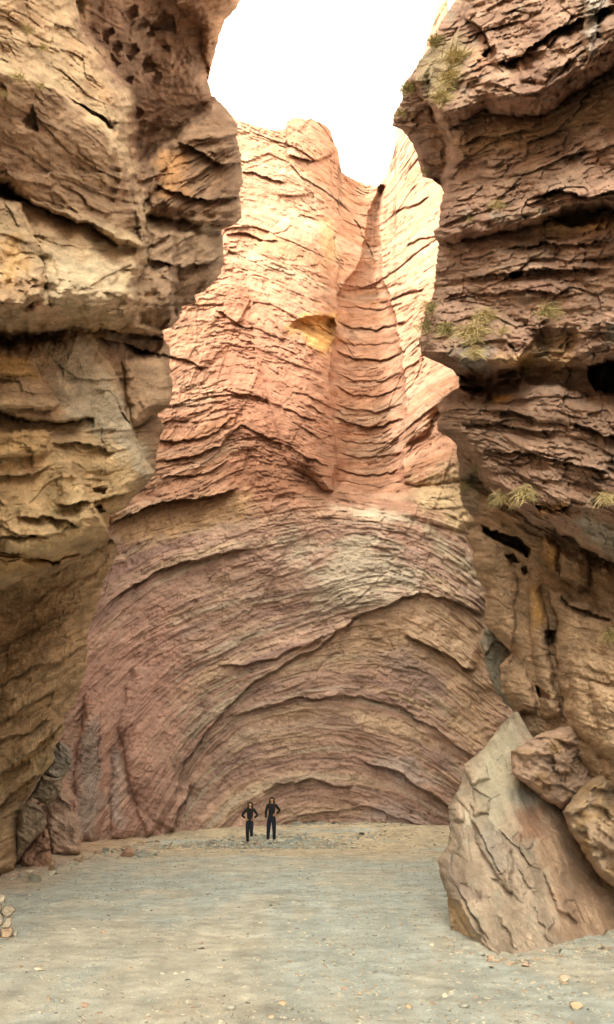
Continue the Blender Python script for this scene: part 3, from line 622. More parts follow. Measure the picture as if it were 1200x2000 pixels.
# right cliff
R_G = [[(740, -900), (1900, -900)], [(740, -300), (1900, -600)], [(740, 60), (900, 0), (1200, -120), (1900, -400)], [(740, 270), (880, 252), (960, 215), (1060, 225), (1200, 125), (1900, -100)], [(740, 400), (870, 375), (1000, 330), (1200, 240), (1900, 100)],
       [(740, 490), (850, 476), (960, 456), (1080, 424), (1200, 405), (1900, 330)], [(740, 560), (900, 546), (1020, 528), (1200, 515), (1900, 490)], [(740, 640), (830, 610), (960, 600), (1200, 590), (1900, 560)], [(740, 720), (880, 722), (960, 745), (1060, 735), (1200, 700), (1900, 680)],
       [(740, 800), (860, 785), (960, 790), (1200, 800), (1900, 830)], [(740, 850), (880, 860), (1000, 880), (1200, 930), (1900, 1050)], [(740, 900), (930, 960), (1054, 1025), (1200, 1098), (1900, 1400)], [(740, 1200), (950, 1240), (1200, 1300), (1900, 1600)], [(740, 1600), (1900, 1900)]]
def R_feats(R, U, V, A, L, seed):
    hi = sst(1080, 990, V - .55 * (U - 1000))
    keep = sst(-.3, .35, fbm(U / 100, V / 80, 3, seed + 60))
    R.disp += strata(A, L, seed + 100, 1.0, (.05, .055, .05, .035), (52, 24, 11, 6), (260, 140, 70, 35)) * (.3 + .7 * hi)
    R.disp += blocks(A, L, 100, 40, .30, seed + 110, .12) * (.3 + .7 * hi) + blocks(A, L, 38, 17, .16, seed + 120, .18) * (.55 + (.0 + keep) * hi) + blocks(A, L, 17, 9, .10, seed + 130, .25) * (.4 + (.1 + keep) * hi)
    R.disp += .45 * fbm(U / 150, V / 130, 3, seed + 140) + .11 * fbm(U / 34, V / 28, 4, seed + 145) + .085 * fbm(U / 13, V / 9, 4, seed + 146, .62)
    R.mass([(1700, -1100), (960, -900), (925, -200), (905, -20), (900, 40), (880, 80), (846, 128), (837, 183), (850, 233), (872, 262), (883, 283), (875, 329), (866, 378), (858, 404), (840, 480), (830, 720), (1700, 720)], 1.8, 26)
    R.tilt([(760, 246), (790, 150), (840, 125), (837, 183), (850, 233), (872, 262), (883, 283), (875, 329), (862, 375), (810, 310)], 1.5, -1.8, 10)
    R.ledge([(872, 258), (900, 238), (950, 216), (1005, 226), (1065, 224), (1120, 182), (1200, 128), (1400, 20)], 1.9, 60, .8, 22, .02, 48)
    R.ledge([(880, 286), (930, 268), (1000, 262), (1060, 250)], .3, 18, .3, 12)
    R.ledge([(960, 130), (1020, 110), (1080, 60), (1200, 10)], .5, 30, .4, 16)
    R.ledge([(905, 30), (940, 55), (960, 95), (950, 120)], .4, 20, .6, 20)
    R.mass([(940, 105), (965, 88), (972, 105), (955, 118)], -1.0, 8)
    R.mass([(1140, -10), (1180, -10), (1165, 60), (1150, 130), (1142, 90)], .7, 14)
    R.mass([(1130, 60), (1200, 40), (1400, 0), (1400, 110), (1200, 90), (1150, 120)], .5, 20)
    R.mass([(1010, 90), (1060, 80), (1090, 130), (1060, 165), (1015, 160)], .5, 20)
    R.ledge([(840, 478), (900, 472), (960, 457), (1020, 446), (1062, 432), (1110, 420), (1200, 408), (1400, 380)], 1.0, 40, .6, 12, .03, 26)
    R.mass([(1070, 425), (1100, 402), (1160, 392), (1240, 395), (1240, 425), (1170, 436), (1110, 444)], -1.2, 14)
    R.ledge([(1040, 385), (1090, 372), (1150, 385), (1240, 372)], .55, 26, .5, 18)
    R.ledge([(985, 486), (1060, 476), (1130, 478), (1200, 468)], .2, 14, .4, 8)
    R.ledge([(905, 548), (960, 536), (1020, 528), (1100, 524), (1200, 522)], .25, 16, .4, 9)
    R.mass([(996, 530), (1020, 526), (1022, 540), (1002, 545)], -1.0, 6)
    R.ledge([(920, 575), (980, 570), (1040, 566), (1100, 575)], .15, 12, .25, 8)
    R.mass([(815, 692), (815, 640), (840, 585), (900, 590), (960, 602), (1035, 640), (1055, 690), (1010, 716), (960, 734), (880, 722)], .8, 34)
    R.mass([(955, 700), (1000, 680), (1040, 690), (1015, 715), (965, 735)], .35, 18)
    R.mass([(1130, 690), (1128, 650), (1160, 618), (1200, 600), (1400, 580), (1400, 710), (1200, 702), (1150, 712)], .9, 22)
    R.ledge([(815, 694), (846, 706), (900, 728), (960, 738), (1015, 720)], .8, 30, 1.0, 12, .04, 22)
    R.mass([(888, 726), (950, 738), (1022, 742), (1016, 760), (985, 772), (955, 782), (918, 768), (895, 750)], -4.0, 16)
    R.mass([(1146, 712), (1200, 702), (1400, 700), (1400, 780), (1200, 772), (1168, 766), (1150, 740)], -4.0, 20)
    R.mass([(1020, 745), (1010, 700), (1060, 640), (1130, 640), (1128, 690), (1090, 720), (1060, 748)], -.7, 24)
    R.mass([(840, 800), (867, 775), (900, 770), (955, 786), (1020, 750), (1100, 752), (1150, 772), (1400, 780), (1700, 780), (1700, 1350), (1400, 1210), (1200, 1098), (1167, 1080), (1137, 1063), (1112, 1043), (1054, 1026), (1008, 993), (967, 972), (929, 909), (892, 868), (850, 845)], 1.5, 30)
    R.ledge([(980, 800), (1010, 808), (1045, 815)], .2, 12, .6, 7)
    R.ledge([(1120, 828), (1150, 835), (1185, 850), (1240, 855)], .3, 16, .5, 10)
    R.ledge([(900, 830), (960, 826), (1020, 838), (1090, 850)], .25, 16, .3, 9)
    R.ledge([(940, 880), (1040, 885), (1120, 905), (1200, 930)], .3, 18, .3, 10)
    R.ledge([(1045, 985), (1080, 998), (1120, 985)], .3, 16, .4, 10)
    R.mass([(1042, 980), (1090, 985), (1120, 985), (1100, 1000), (1050, 1000)], -.25, 6)
    R.ledge([(925, 915), (967, 974), (1008, 996), (1054, 1030), (1112, 1046), (1137, 1066), (1167, 1083), (1200, 1100), (1400, 1215)], .5, 30, 1.6, 60, .03)
    R.mass([(936, 1026), (960, 1032), (992, 1044), (1020, 1054), (1037, 1072), (1034, 1090), (1002, 1070), (962, 1056)], -3.0, 13)
    R.mass([(985, 1085), (1005, 1080), (1018, 1098), (1000, 1100)], -.8, 6)
    R.mass([(1018, 1108), (1032, 1106), (1032, 1122), (1020, 1122)], -.6, 6)
    R.mass([(890, 1040), (940, 1045), (1000, 1090), (1010, 1150), (1000, 1300), (960, 1250), (930, 1160), (900, 1100)], .5, 40)
    R.mass([(1032, 1150), (1056, 1140), (1066, 1200), (1075, 1280), (1098, 1400), (1060, 1410), (1044, 1300), (1034, 1220)], .7, 18)
    R.mass([(1060, 1048), (1092, 1062), (1094, 1126), (1076, 1120), (1062, 1085)], .6, 14)
    R.mass([(1094, 1078), (1150, 1082), (1152, 1150), (1128, 1156), (1090, 1128)], .9, 22)
    R.mass([(1150, 1100), (1260, 1130), (1300, 1220), (1200, 1220), (1152, 1160)], .6, 22)
    R.mass([(1066, 1146), (1120, 1166), (1300, 1240), (1400, 1600), (1180, 1560), (1112, 1462), (1082, 1262), (1090, 1210)], 1.3, 30)
    R.mass([(1110, 1290), (1150, 1270), (1250, 1300), (1300, 1500), (1180, 1480), (1120, 1430)], .8, 34)
    R.mass([(1150, 1330), (1260, 1360), (1300, 1560), (1190, 1540)], .5, 24)
    R.mass([(1062, 1232), (1090, 1228), (1092, 1258), (1072, 1258)], -.9, 8)
    R.mass([(1044, 1336), (1075, 1362), (1074, 1372), (1050, 1360)], -.9, 6)
    R.ledge([(1090, 1165), (1130, 1190), (1200, 1210)], .3, 22, .4, 18)
    R.mass([(970, 1290), (1000, 1276), (1040, 1330), (1050, 1390), (1010, 1400), (976, 1360)], .5, 22)
def R_col(R, U, V, A, L, seed):
    C = np.empty(U.shape + (3,)); C[:] = (0.33, 0.215, 0.165)
    n = fbm(U / 120, V / 100, 4, seed + 200); n2 = pn(A / 120, L / 20, seed + 201); n3 = fbm(U / 30, V / 30, 3, seed + 202)
    C = mixc(C, (0.375, 0.265, 0.205), sst(0, .5, n + .4 * n2)); C = mixc(C, (0.27, 0.165, 0.13), sst(.0, .5, -n + .5 * n3) * .8)
    C = mixc(C, (0.32, 0.295, 0.255), sst(.25, .6, fbm(U / 50 + 4, V / 40, 3, seed + 203)) * .6)
    def pt(p, c, soft=18, k=1.0): patch(C, R, p, c, soft, k, 3)
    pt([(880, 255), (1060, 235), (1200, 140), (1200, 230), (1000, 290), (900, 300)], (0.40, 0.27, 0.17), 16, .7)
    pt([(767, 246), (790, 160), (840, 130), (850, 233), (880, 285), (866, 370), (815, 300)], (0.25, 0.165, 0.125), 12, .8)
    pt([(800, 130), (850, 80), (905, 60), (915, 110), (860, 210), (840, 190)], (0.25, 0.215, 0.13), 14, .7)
    pt([(1140, -20), (1185, -20), (1160, 110), (1148, 110)], (0.33, 0.32, 0.30), 10, .8)
    pt([(940, 80), (960, 100), (955, 140), (930, 150), (925, 110)], (0.42, 0.24, 0.16), 10, .7)
    pt([(1050, 420), (1240, 420), (1240, 450), (1050, 455)], (0.42, 0.28, 0.13), 10, .7)
    pt([(960, 700), (1010, 690), (1070, 650), (1130, 650), (1120, 720), (1060, 745), (1010, 725)], (0.42, 0.28, 0.165), 16, .8)
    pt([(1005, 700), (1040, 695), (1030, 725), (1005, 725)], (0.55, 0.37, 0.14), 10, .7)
    pt([(880, 680), (960, 680), (955, 730), (900, 720)], (0.29, 0.285, 0.265), 12, .8)
    pt([(1180, 630), (1240, 630), (1240, 670), (1185, 670)], (0.27, 0.275, 0.26), 10, .7)
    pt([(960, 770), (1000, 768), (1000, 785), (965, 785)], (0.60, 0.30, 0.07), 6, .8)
    pt([(870, 790), (1200, 790), (1200, 1080), (1100, 1020), (1000, 960), (900, 870)], (0.335, 0.225, 0.17), 20, .6)
    pt([(1045, 985), (1110, 985), (1100, 1002), (1050, 1005)], (0.50, 0.30, 0.15), 6, .9)
    pt([(1110, 1010), (1140, 1000), (1200, 1040), (1260, 1060), (1260, 1130), (1160, 1070)], (0.31, 0.295, 0.265), 12, .85)
    pt([(905, 905), (930, 915), (970, 975), (1060, 1035), (1140, 1070), (1200, 1100), (1400, 1220), (1400, 1900), (1000, 1900), (960, 1300), (900, 1060)], (0.43, 0.305, 0.205), 16, .9)
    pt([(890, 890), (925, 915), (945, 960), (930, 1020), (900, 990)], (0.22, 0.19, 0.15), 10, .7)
    pt([(1036, 1150), (1056, 1142), (1064, 1220), (1040, 1230)], (0.50, 0.30, 0.11), 8, .8)
    pt([(1060, 1060), (1092, 1066), (1090, 1120), (1066, 1100)], (0.47, 0.27, 0.09), 10, .7)
    pt([(1100, 1280), (1240, 1280), (1240, 1500), (1120, 1450)], (0.47, 0.335, 0.225), 24, .7)
    C *= (1.1 + .13 * n3 + .07 * n2)[..., None]
    return C
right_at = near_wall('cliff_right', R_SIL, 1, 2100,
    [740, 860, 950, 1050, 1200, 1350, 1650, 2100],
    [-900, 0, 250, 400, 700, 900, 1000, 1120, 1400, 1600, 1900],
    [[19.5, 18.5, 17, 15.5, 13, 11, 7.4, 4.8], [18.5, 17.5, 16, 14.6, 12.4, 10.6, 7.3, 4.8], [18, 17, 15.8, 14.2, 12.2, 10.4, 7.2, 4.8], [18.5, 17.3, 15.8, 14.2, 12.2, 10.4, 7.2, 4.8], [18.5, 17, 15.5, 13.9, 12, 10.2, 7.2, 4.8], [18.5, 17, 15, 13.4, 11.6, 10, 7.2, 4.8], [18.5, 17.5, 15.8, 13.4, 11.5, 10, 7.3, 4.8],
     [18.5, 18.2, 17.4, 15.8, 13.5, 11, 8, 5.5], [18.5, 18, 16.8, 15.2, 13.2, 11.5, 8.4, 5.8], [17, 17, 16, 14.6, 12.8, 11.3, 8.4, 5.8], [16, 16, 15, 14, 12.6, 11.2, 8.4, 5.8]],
    R_G, R_feats, R_col, 'brown layered cliff with dark hollows on the right side of the canyon', 500, 250, 2.0, uout=1240, crown=((-20, 12, 18, 22, 26, 40), (46, 44, 36, 28, 18, 15)))  # unseen rim raised near the viewer for shade, lowered behind for light

# ------------------------------------------------------------------ boulders and blocks with traced outlines
def boulder_slope():
    lo = [(1006, 1390), (990, 1405), (975, 1421), (946, 1462), (908, 1492), (900, 1533), (875, 1579), (879, 1621), (875, 1650), (856, 1679), (860, 1712), (873, 1746), (879, 1800), (879, 1825), (887, 1846), (888, 1900)]
    hi = [(1012, 1390), (1040, 1440), (1120, 1480), (1250, 1560), (1330, 1700), (1330, 1900)]
    v = np.arange(1390, 1900, 1.6); n = len(v); m = 230
    e = curve(lo, v, 1) + 2 * pn(v / 10, 0 * v, 71) + pn(v / 4, 0 * v, 72); g = curve(hi, v, 1)
    s = np.linspace(0, 1, m)[None]; U = e[:, None] + s * (g - e)[:, None]; V = np.broadcast_to(v[:, None], U.shape).copy()
    R = Relief(U, V, (5, 26), 77)
    D = V * .55 + U * .83; A = U * .55 - V * .83                     # beds dip steeply down to the right
    L = U * .86 - V * .5; A = U * .5 + V * .86
    keep = sst(-.2, .4, fbm(U / 70, V / 70, 3, 78))
    R.disp += strata(A, L, 80, 1, (.06, .06, .04, .015), (60, 30, 14, 7), (160, 110, 60, 30)) * (.4 + .8 * keep)
    R.disp += blocks(A, L, 90, 38, .22, 84, .08) * (.3 + .8 * keep) + blocks(A, L, 36, 18, .10, 86, .12) * (.2 + keep) + .16 * fbm(U / 90, V / 90, 3, 88) + .03 * fbm(U / 16, V / 16, 4, 89)
    for p, h in [([(905, 1560), (922, 1600), (955, 1660), (1000, 1745)], .18), ([(950, 1705), (975, 1725), (1000, 1745), (992, 1700)], .14), ([(970, 1615), (1000, 1645), (1030, 1672)], .16),
                 ([(1005, 1690), (1025, 1715), (1045, 1740)], .15), ([(972, 1785), (990, 1810), (1010, 1860)], .18), ([(1040, 1765), (1060, 1810), (1085, 1850)], .14), ([(930, 1800), (945, 1830), (960, 1860)], .15), ([(875, 1760), (905, 1800), (940, 1855)], .25), ([(885, 1720), (920, 1780), (965, 1850)], .2)]:
        R.ledge(p, h * .5, 22, h * .3, 7, .25); 
    for p in ([(922, 1600), (950, 1595), (1000, 1660), (1003, 1745), (975, 1720), (935, 1650)], [(920, 1560), (960, 1560), (958, 1590), (925, 1590)], [(880, 1570), (905, 1575), (908, 1605), (885, 1600)], [(905, 1500), (945, 1490), (960, 1520), (920, 1535)], [(1060, 1700), (1100, 1740), (1130, 1800), (1090, 1780)]):
        R.mass(p, .26, 10)
    R.mass([(875, 1750), (895, 1760), (960, 1870), (880, 1870)], -.5, 26)
    Y = ctrl([850, 900, 1000, 1100, 1200, 1330], [1390, 1500, 1600, 1700, 1800, 1900],
             [[15.8, 15.6, 15.2, 15.2, 15, 15], [14.2, 13.9, 13.5, 14.2, 15, 15], [12.9, 12.5, 12.3, 13.4, 14.4, 14.6], [11.9, 11.4, 11.1, 12.2, 13.4, 14], [11.1, 10.6, 10.2, 11.0, 12.0, 13], [10.4, 10.0, 9.35, 9.6, 10.2, 11.4]], U, V, 22) - R.disp
    d = U - e[:, None]; Y = Y + .7 * (1 - np.sqrt(np.clip(1 - np.clip(1 - d / 30, 0, 1) ** 2, 0, 1)))
    C = np.empty(U.shape + (3,)); C[:] = (0.46, 0.37, 0.295)
    n3 = fbm(U / 30, V / 30, 3, 91); n2 = fbm(U / 80, V / 80, 3, 92)
    C = mixc(C, (0.41, 0.33, 0.265), sst(0, .45, n2)); C = mixc(C, (0.37, 0.36, 0.30), sst(.1, .5, n3 - .4 * n2) * .5)
    def pt(p, c, soft=14, k=.8): patch(C, R, p, c, soft, k, 4)
    pt([(960, 1420), (1010, 1395), (1010, 1560), (950, 1640), (930, 1500)], (0.46, 0.42, 0.33), 18, .9)
    pt([(1000, 1540), (1050, 1540), (1040, 1580), (1000, 1570)], (0.27, 0.285, 0.27), 12, .7)
    pt([(1010, 1580), (1090, 1590), (1250, 1700), (1330, 1900), (1100, 1870), (1080, 1740)], (0.39, 0.265, 0.19), 26, .85)
    pt([(1010, 1580), (1060, 1575), (1070, 1640), (1020, 1640)], (0.33, 0.19, 0.135), 12, .7)
    pt([(860, 1680), (900, 1690), (940, 1760), (900, 1770)], (0.30, 0.235, 0.205), 14, .7)
    pt([(876, 1750), (900, 1770), (950, 1865), (880, 1860)], (0.46, 0.315, 0.18), 10, .8)
    pt([(925, 1610), (960, 1605), (1000, 1690), (960, 1700)], (0.33, 0.30, 0.275), 14, .6)
    C *= (1 + .08 * n3)[..., None]
    bed = np.stack([A * .008, L * .008, Y * .3], -1); co = P(U, V, Y); k = 10
    bk = np.array([P(e + 6 * i + 1.2 * i * i, v, Y[:, 0] + .22 * i + .02 * i * i) for i in range(k, 0, -1)]).transpose(1, 0, 2)
    co = np.concatenate([bk, co], 1); C = np.concatenate([np.repeat(C[:, :1], k, 1), C], 1); bed = np.concatenate([np.repeat(bed[:, :1], k, 1), bed], 1)
    me = fast_mesh('boulder', co, grid_quads(n, m + k), np.clip(C, .02, .8), bed)
    link('boulder', me, M_BOULD, label='huge pale sloping boulder standing on the gravel at the foot of the right cliff', cat='boulder')
boulder_slope()

def resample(pts, n):
    p = np.array(list(pts) + [pts[0]], float); d = np.concatenate([[0], np.cumsum(np.hypot(*np.diff(p, axis=0).T))])
    q = np.linspace(0, d[-1], n, endpoint=False)
    return np.stack([np.interp(q, d, p[:, 0]), np.interp(q, d, p[:, 1])], 1)
def outline_rock(name, pts, Y0, slope, thick, colr, label, cat, seed, bulge=.5, amp=.08, col2=None, mat=None, nth=110, nr=34, group=None, scale=40.0, flat=0.62):
    """a closed rock: front traced from its outline at distance Y0 (+ slope per px in u and v), back rounded off at 'thick'"""
    o = resample(pts, nth); c = o.mean(0); o = o + np.stack([pn(o[:, 0] / 9, o[:, 1] / 9, seed), pn(o[:, 0] / 9 + 7, o[:, 1] / 9, seed)], 1) * min(2.5, scale / 16)
    r = np.linspace(0, 1, nr) ** .8
    def layer(front):
        rr = r if front else r[::-1][1:]
        U = c[0] + rr[:, None] * (o[:, 0] - c[0])[None]; V = c[1] + rr[:, None] * (o[:, 1] - c[1])[None]
        prof = (1 - np.clip((rr - flat) / (1 - flat), 0, 1) ** 2) ** .5
        base = Y0 + slope[0] * (U - c[0]) + slope[1] * (V - c[1])
        if front:
            d = amp * (.7 * fbm(U / scale, V / scale, 4, seed) + blocks(U + .4 * V, V - .3 * U, scale * 1.3, scale * .8, 1.9, seed + 3, .08) + .7 * strata(U * .8 + V * .6, V * .8 - U * .6, seed + 5, scale / 40, (.5, .4, .3, .2), (30, 15, 8, 5), (90, 60, 40, 20)) + .6 * fbm(U / scale * 4, V / scale * 4, 4, seed + 4, .6))
            Y = base - bulge * prof[:, None] - d * np.minimum(1, prof + .15)[:, None]
        else: Y = base + thick * prof[:, None]
        return U, V, Y
    a = layer(True); b = layer(False)
    U = np.concatenate([a[0], b[0]]); V = np.concatenate([a[1], b[1]]); Y = np.concatenate([a[2], b[2]])
    co = P(U, V, Y); n = len(U); q = []
    i = np.arange(n * nth).reshape(n, nth); j = np.roll(i, -1, 1)
    q = np.stack([i[:-1], i[1:], j[1:], j[:-1]], -1).reshape(-1, 4)
    C = np.empty(U.shape + (3,)); C[:] = colr
    if col2 is not None: C = mixc(C, col2, sst(-.1, .4, fbm(U / scale, V / scale, 3, seed + 8)))
    C *= (1 + .12 * fbm(U / scale * 3, V / scale * 3, 3, seed + 9))[..., None]
    ctr = co.reshape(-1, 3).mean(0); ctr[2] = co[..., 2].min()
    me = fast_mesh(name, co - ctr, q, np.clip(C, .02, .8), np.stack([U * .01, V * .01, Y * .3], -1))
    return link(name, me, mat or M_BOULD, label=label, cat=cat, group=group, loc=ctr)

outline_rock('rock_slab', [(998, 1467), (1000, 1512), (1025, 1529), (1062, 1562), (1100, 1581), (1137, 1562), (1190, 1540), (1210, 1450), (1140, 1410), (1062, 1430), (1033, 1446)], 13.3, (.004, -.003), 1.2, (.41, .29, .225), 'mauve rounded rock slab overhanging the pale boulder, upper of two', 'rock slab', 600, .7, .24, (.40, .27, .17))
outline_rock('rock_slab', [(1098, 1585), (1112, 1618), (1125, 1640), (1154, 1687), (1171, 1712), (1200, 1733), (1260, 1752), (1330, 1650), (1330, 1480), (1220, 1470), (1137, 1536)], 12.2, (.000, -.003), 1.4, (.43, .32, .235), 'tan rock slab jutting low from the right cliff at the picture edge', 'rock slab', 610, .7, .24, (.42, .29, .17))
outline_rock('rock_block', [(940, 1254), (948, 1222), (965, 1232), (985, 1252), (1004, 1275), (985, 1305), (990, 1354), (1010, 1395), (987, 1374), (967, 1350), (950, 1300)], 20.0, (0, 0), 1.5, (.29, .275, .235), 'grey lichen covered rock block wedged between the folded wall and right cliff', 'rock block', 620, .6, .16, (.34, .30, .24))
outline_rock('rock_block', [(36, 1605), (46, 1572), (62, 1556), (82, 1578), (91, 1596), (90, 1618), (76, 1632), (60, 1648), (44, 1668), (33, 1672), (30, 1630)], 21.0, (0, .006), 1.2, (.31, .245, .185), 'grey brown leaning block at the foot of the left cliff', 'rock block', 630, .5, .2)
outline_rock('rock_block', [(36, 1708), (40, 1675), (60, 1646), (78, 1628), (92, 1618), (99, 1650), (102, 1690), (94, 1706), (60, 1712)], 22.0, (0, -.004), 1.5, (.38, .235, .17), 'pinkish crumbling rock under the leaning block at the left', 'rock block', 640, .4, .28, (.33, .20, .15))
outline_rock('rock_block', [(104, 1458), (118, 1446), (136, 1460), (143, 1480), (134, 1505), (122, 1522), (100, 1522), (86, 1512), (102, 1490)], 23.2, (0, 0), 1.2, (.30, .27, .235), 'grey knobbly block jammed beside the lower edge of the left cliff', 'rock block', 650, .6, .25)
outline_rock('rock_block', [(84, 1512), (100, 1518), (122, 1516), (122, 1545), (108, 1560), (92, 1575), (70, 1560), (52, 1565)], 23.0, (0, 0), 1.2, (.30, .245, .19), 'dark pitted block below the grey knobbly block at left', 'rock block', 660, .5, .3)
outline_rock('rock_block', [(88, 1610), (94, 1575), (118, 1538), (132, 1560), (146, 1592), (160, 1630), (158, 1668), (104, 1672), (96, 1645)], 25.2, (0, -.004), 2.0, (.46, .335, .27), 'pale pink rock mound at the left foot of the folded wall', 'rock block', 670, .7, .3, (.42, .30, .24))

# ------------------------------------------------------------------ loose stones
rnd = random.Random(4)
def ground_hits(u, v):
    u = np.asarray(u, float); v = np.asarray(v, float); Y = np.full(u.shape, 12.0)
    dy = (1000 - v) / FPX; k = (dy * CP + SP) / (CP - dy * SP)
    for _ in range(60):
        p = P(u, v, Y); Yn = np.where(k < -1e-4, (ground_z(p[..., 0], p[..., 1]) - CZ) / np.minimum(k, -1e-4), 36.0)
        Y = .5 * Y + .5 * np.clip(Yn, 3, 37)
    p = P(u, v, Y); return p[..., 0], p[..., 1], ground_z(p[..., 0], p[..., 1]), Y / (CP - dy * SP)
def ground_at(u, v): return tuple(float(q[0]) for q in ground_hits([u], [v]))
def stone_mesh(name, size, seed, colr, sub=2):
    r = random.Random(seed); bm = bmesh.new(); bmesh.ops.create_icosphere(bm, subdivisions=sub + 1, radius=1.0)
    planes = [(Vector((r.gauss(0, 1), r.gauss(0, 1), r.gauss(0, 1))).normalized(), r.uniform(.45, .8)) for _ in range(11)]
    off = Vector((r.uniform(-9, 9), 0, 0))
    for v in bm.verts:
        p = v.co.copy()
        for nrm, d in planes:
            h = p.dot(nrm)
            if h > d: p -= nrm * (h - d) * .92
        v.co = Vector((p.x * size[0], p.y * size[1], p.z * size[2]))
    zm = min(v.co.z for v in bm.verts)
    for v in bm.verts: v.co.z -= zm
    me = bpy.data.meshes.new(name); bm.to_mesh(me); bm.free()
    n = len(me.vertices); co = np.empty(n * 3, f32); me.vertices.foreach_get('co', co); co = co.reshape(-1, 3)
    s = max(size); c = np.array(colr)[None] * (1 + .18 * fbm(co[:, 0] / s * 2 + seed, co[:, 2] / s * 2 + co[:, 1] / s, 3, seed))[:, None]
    set_attr(me, 'Col', 'FLOAT_COLOR', np.concatenate([c, np.ones((n, 1))], 1)); set_attr(me, 'bed', 'FLOAT_VECTOR', co)
    return me
def stone(u, v, wpx, hpx, colr, label, seed, rz=None, sink=.18, group=None):
    x, y, z, t = ground_at(u, v); m = t / FPX
    sx = wpx * m * .62; sz = hpx * m * .62; sy = (sx + sz) * .5
    o = link('stone', stone_mesh('stone', (sx, sy, sz), seed, colr), M_STONE, label=label, cat='stone', group=group, loc=(x, y + sy * .6, z - sz * sink))
    o.rotation_euler = (0, 0, rnd.uniform(-.4, .4)); return o
OC, TN, GY, RD, CR = (.43, .33, .225), (.40, .33, .25), (.28, .28, .245), (.36, .25, .19), (.48, .44, .35)
STONES = [(1127, 1972, 25, 20, OC, 'rounded ochre stone on the gravel near the lower right corner'), (1107, 1920, 22, 12, TN, 'flat tan stone below the right end of the pale boulder'),
 (907, 1970, 22, 8, GY, 'thin grey stone flake left of the ochre stone'), (870, 1950, 12, 9, CR, 'small cream stone in front of the pale boulder'), (845, 1850, 9, 8, CR, 'tiny cream pebble beside the lower left corner of the pale boulder'),
 (800, 1972, 15, 8, OC, 'flat tan stone on the gravel left of the thin grey flake'), (673, 1934, 10, 6, RD, 'small reddish stone lying alone on the gravel centre right'), (704, 1944, 12, 6, TN, 'small buff stone just right of the small reddish stone'),
 (165, 1968, 15, 9, RD, 'reddish tan stone on the gravel near the lower left corner'), (75, 1897, 22, 6, CR, 'flat pale stone on the gravel below the stacked stones'), (185, 1924, 11, 6, GY, 'small dark grey stone between the flat pale and reddish tan stones'),
 (202, 1823, 14, 5, RD, 'low reddish flake on open gravel right of the stacked stones'), (450, 1973, 18, 9, GY, 'grey stone at the bottom edge of the gravel, centre left'), (552, 1965, 15, 8, OC, 'tan stone at the bottom of the picture, left of centre'),
 (530, 1990, 14, 7, OC, 'tan stone touching the very bottom edge of the picture'), (64, 1722, 28, 13, (.20, .205, .17), 'dark grey green flat stone in front of the left cliff foot'), (56, 1708, 16, 9, CR, 'pale chip just behind the dark grey green stone'),
 (99, 1700, 16, 23, (.31, .215, .15), 'upright brown stone by the foot of the left cliff'), (205, 1662, 17, 7, GY, 'flat grey stone near the base of the folded wall, left'), (163, 1675, 9, 5, CR, 'small pale stone between the upright brown and flat grey stones'),
 (248, 1674, 28, 18, (.33, .215, .155), 'reddish brown stone amid a little heap of chips'), (146, 1657, 11, 14, (.30, .19, .14), 'dark reddish stone at the foot of the pale pink mound'), (414, 1640, 8, 8, (.24, .20, .18), 'small dark upright stone left of the two people'),
 (317, 1686, 9, 4, TN, 'small flat buff stone left of centre on the sand'), (585, 1719, 8, 4, CR, 'tiny white stone alone on the sand below the people')]
for i, (u, v, wp, hp, c, lab) in enumerate(STONES): stone(u, v, wp, hp, c, lab, 1000 + i)
# stacked stones at the left edge
CA = [([(2, 1833), (2, 1814), (25, 1811), (27, 1822), (17, 1833)], (.36, .265, .185), 'orange brown block at the bottom of the stone stack'),
 ([(-32, 1834), (-30, 1812), (0, 1811), (3, 1834)], (.37, .27, .18), 'dull brown block at the stack bottom, cut by the picture edge'),
 ([(2, 1810), (8, 1800), (15, 1790), (24, 1792), (23, 1806), (17, 1813), (6, 1813)], (.33, .28, .22), 'slanting pale slab above the orange brown block'),
 ([(-22, 1812), (-20, 1786), (0, 1780), (9, 1792), (5, 1807), (-4, 1813)], (.30, .26, .21), 'rounded grey stone in the middle of the stack at the picture edge'),
 ([(2, 1780), (9, 1768), (23, 1768), (31, 1775), (24, 1788), (14, 1792), (5, 1788)], (.29, .245, .19), 'angular stone sticking out right near the top of the stack'),
 ([(-26, 1786), (-25, 1764), (-4, 1762), (4, 1767), (2, 1783)], (.35, .28, .20), 'squat stone beside the angular stone in the stack'),
 ([(-16, 1764), (-14, 1748), (8, 1747), (12, 1752), (9, 1763)], (.36, .315, .25), 'light square stone on top of the stack')]
for i, (p, c, lab) in enumerate(CA):
    outline_rock('stacked_stone', p, 10.85, (0, -.0006), .12, c, lab, 'stone', 1200 + i, .09, .012, None, M_STONE, 44, 12, 'stones stacked at the left edge', 14.0, .7)
stone(29, 1829, 7, 10, CR, 'small pale chip leaning against the stack of stones', 1300)

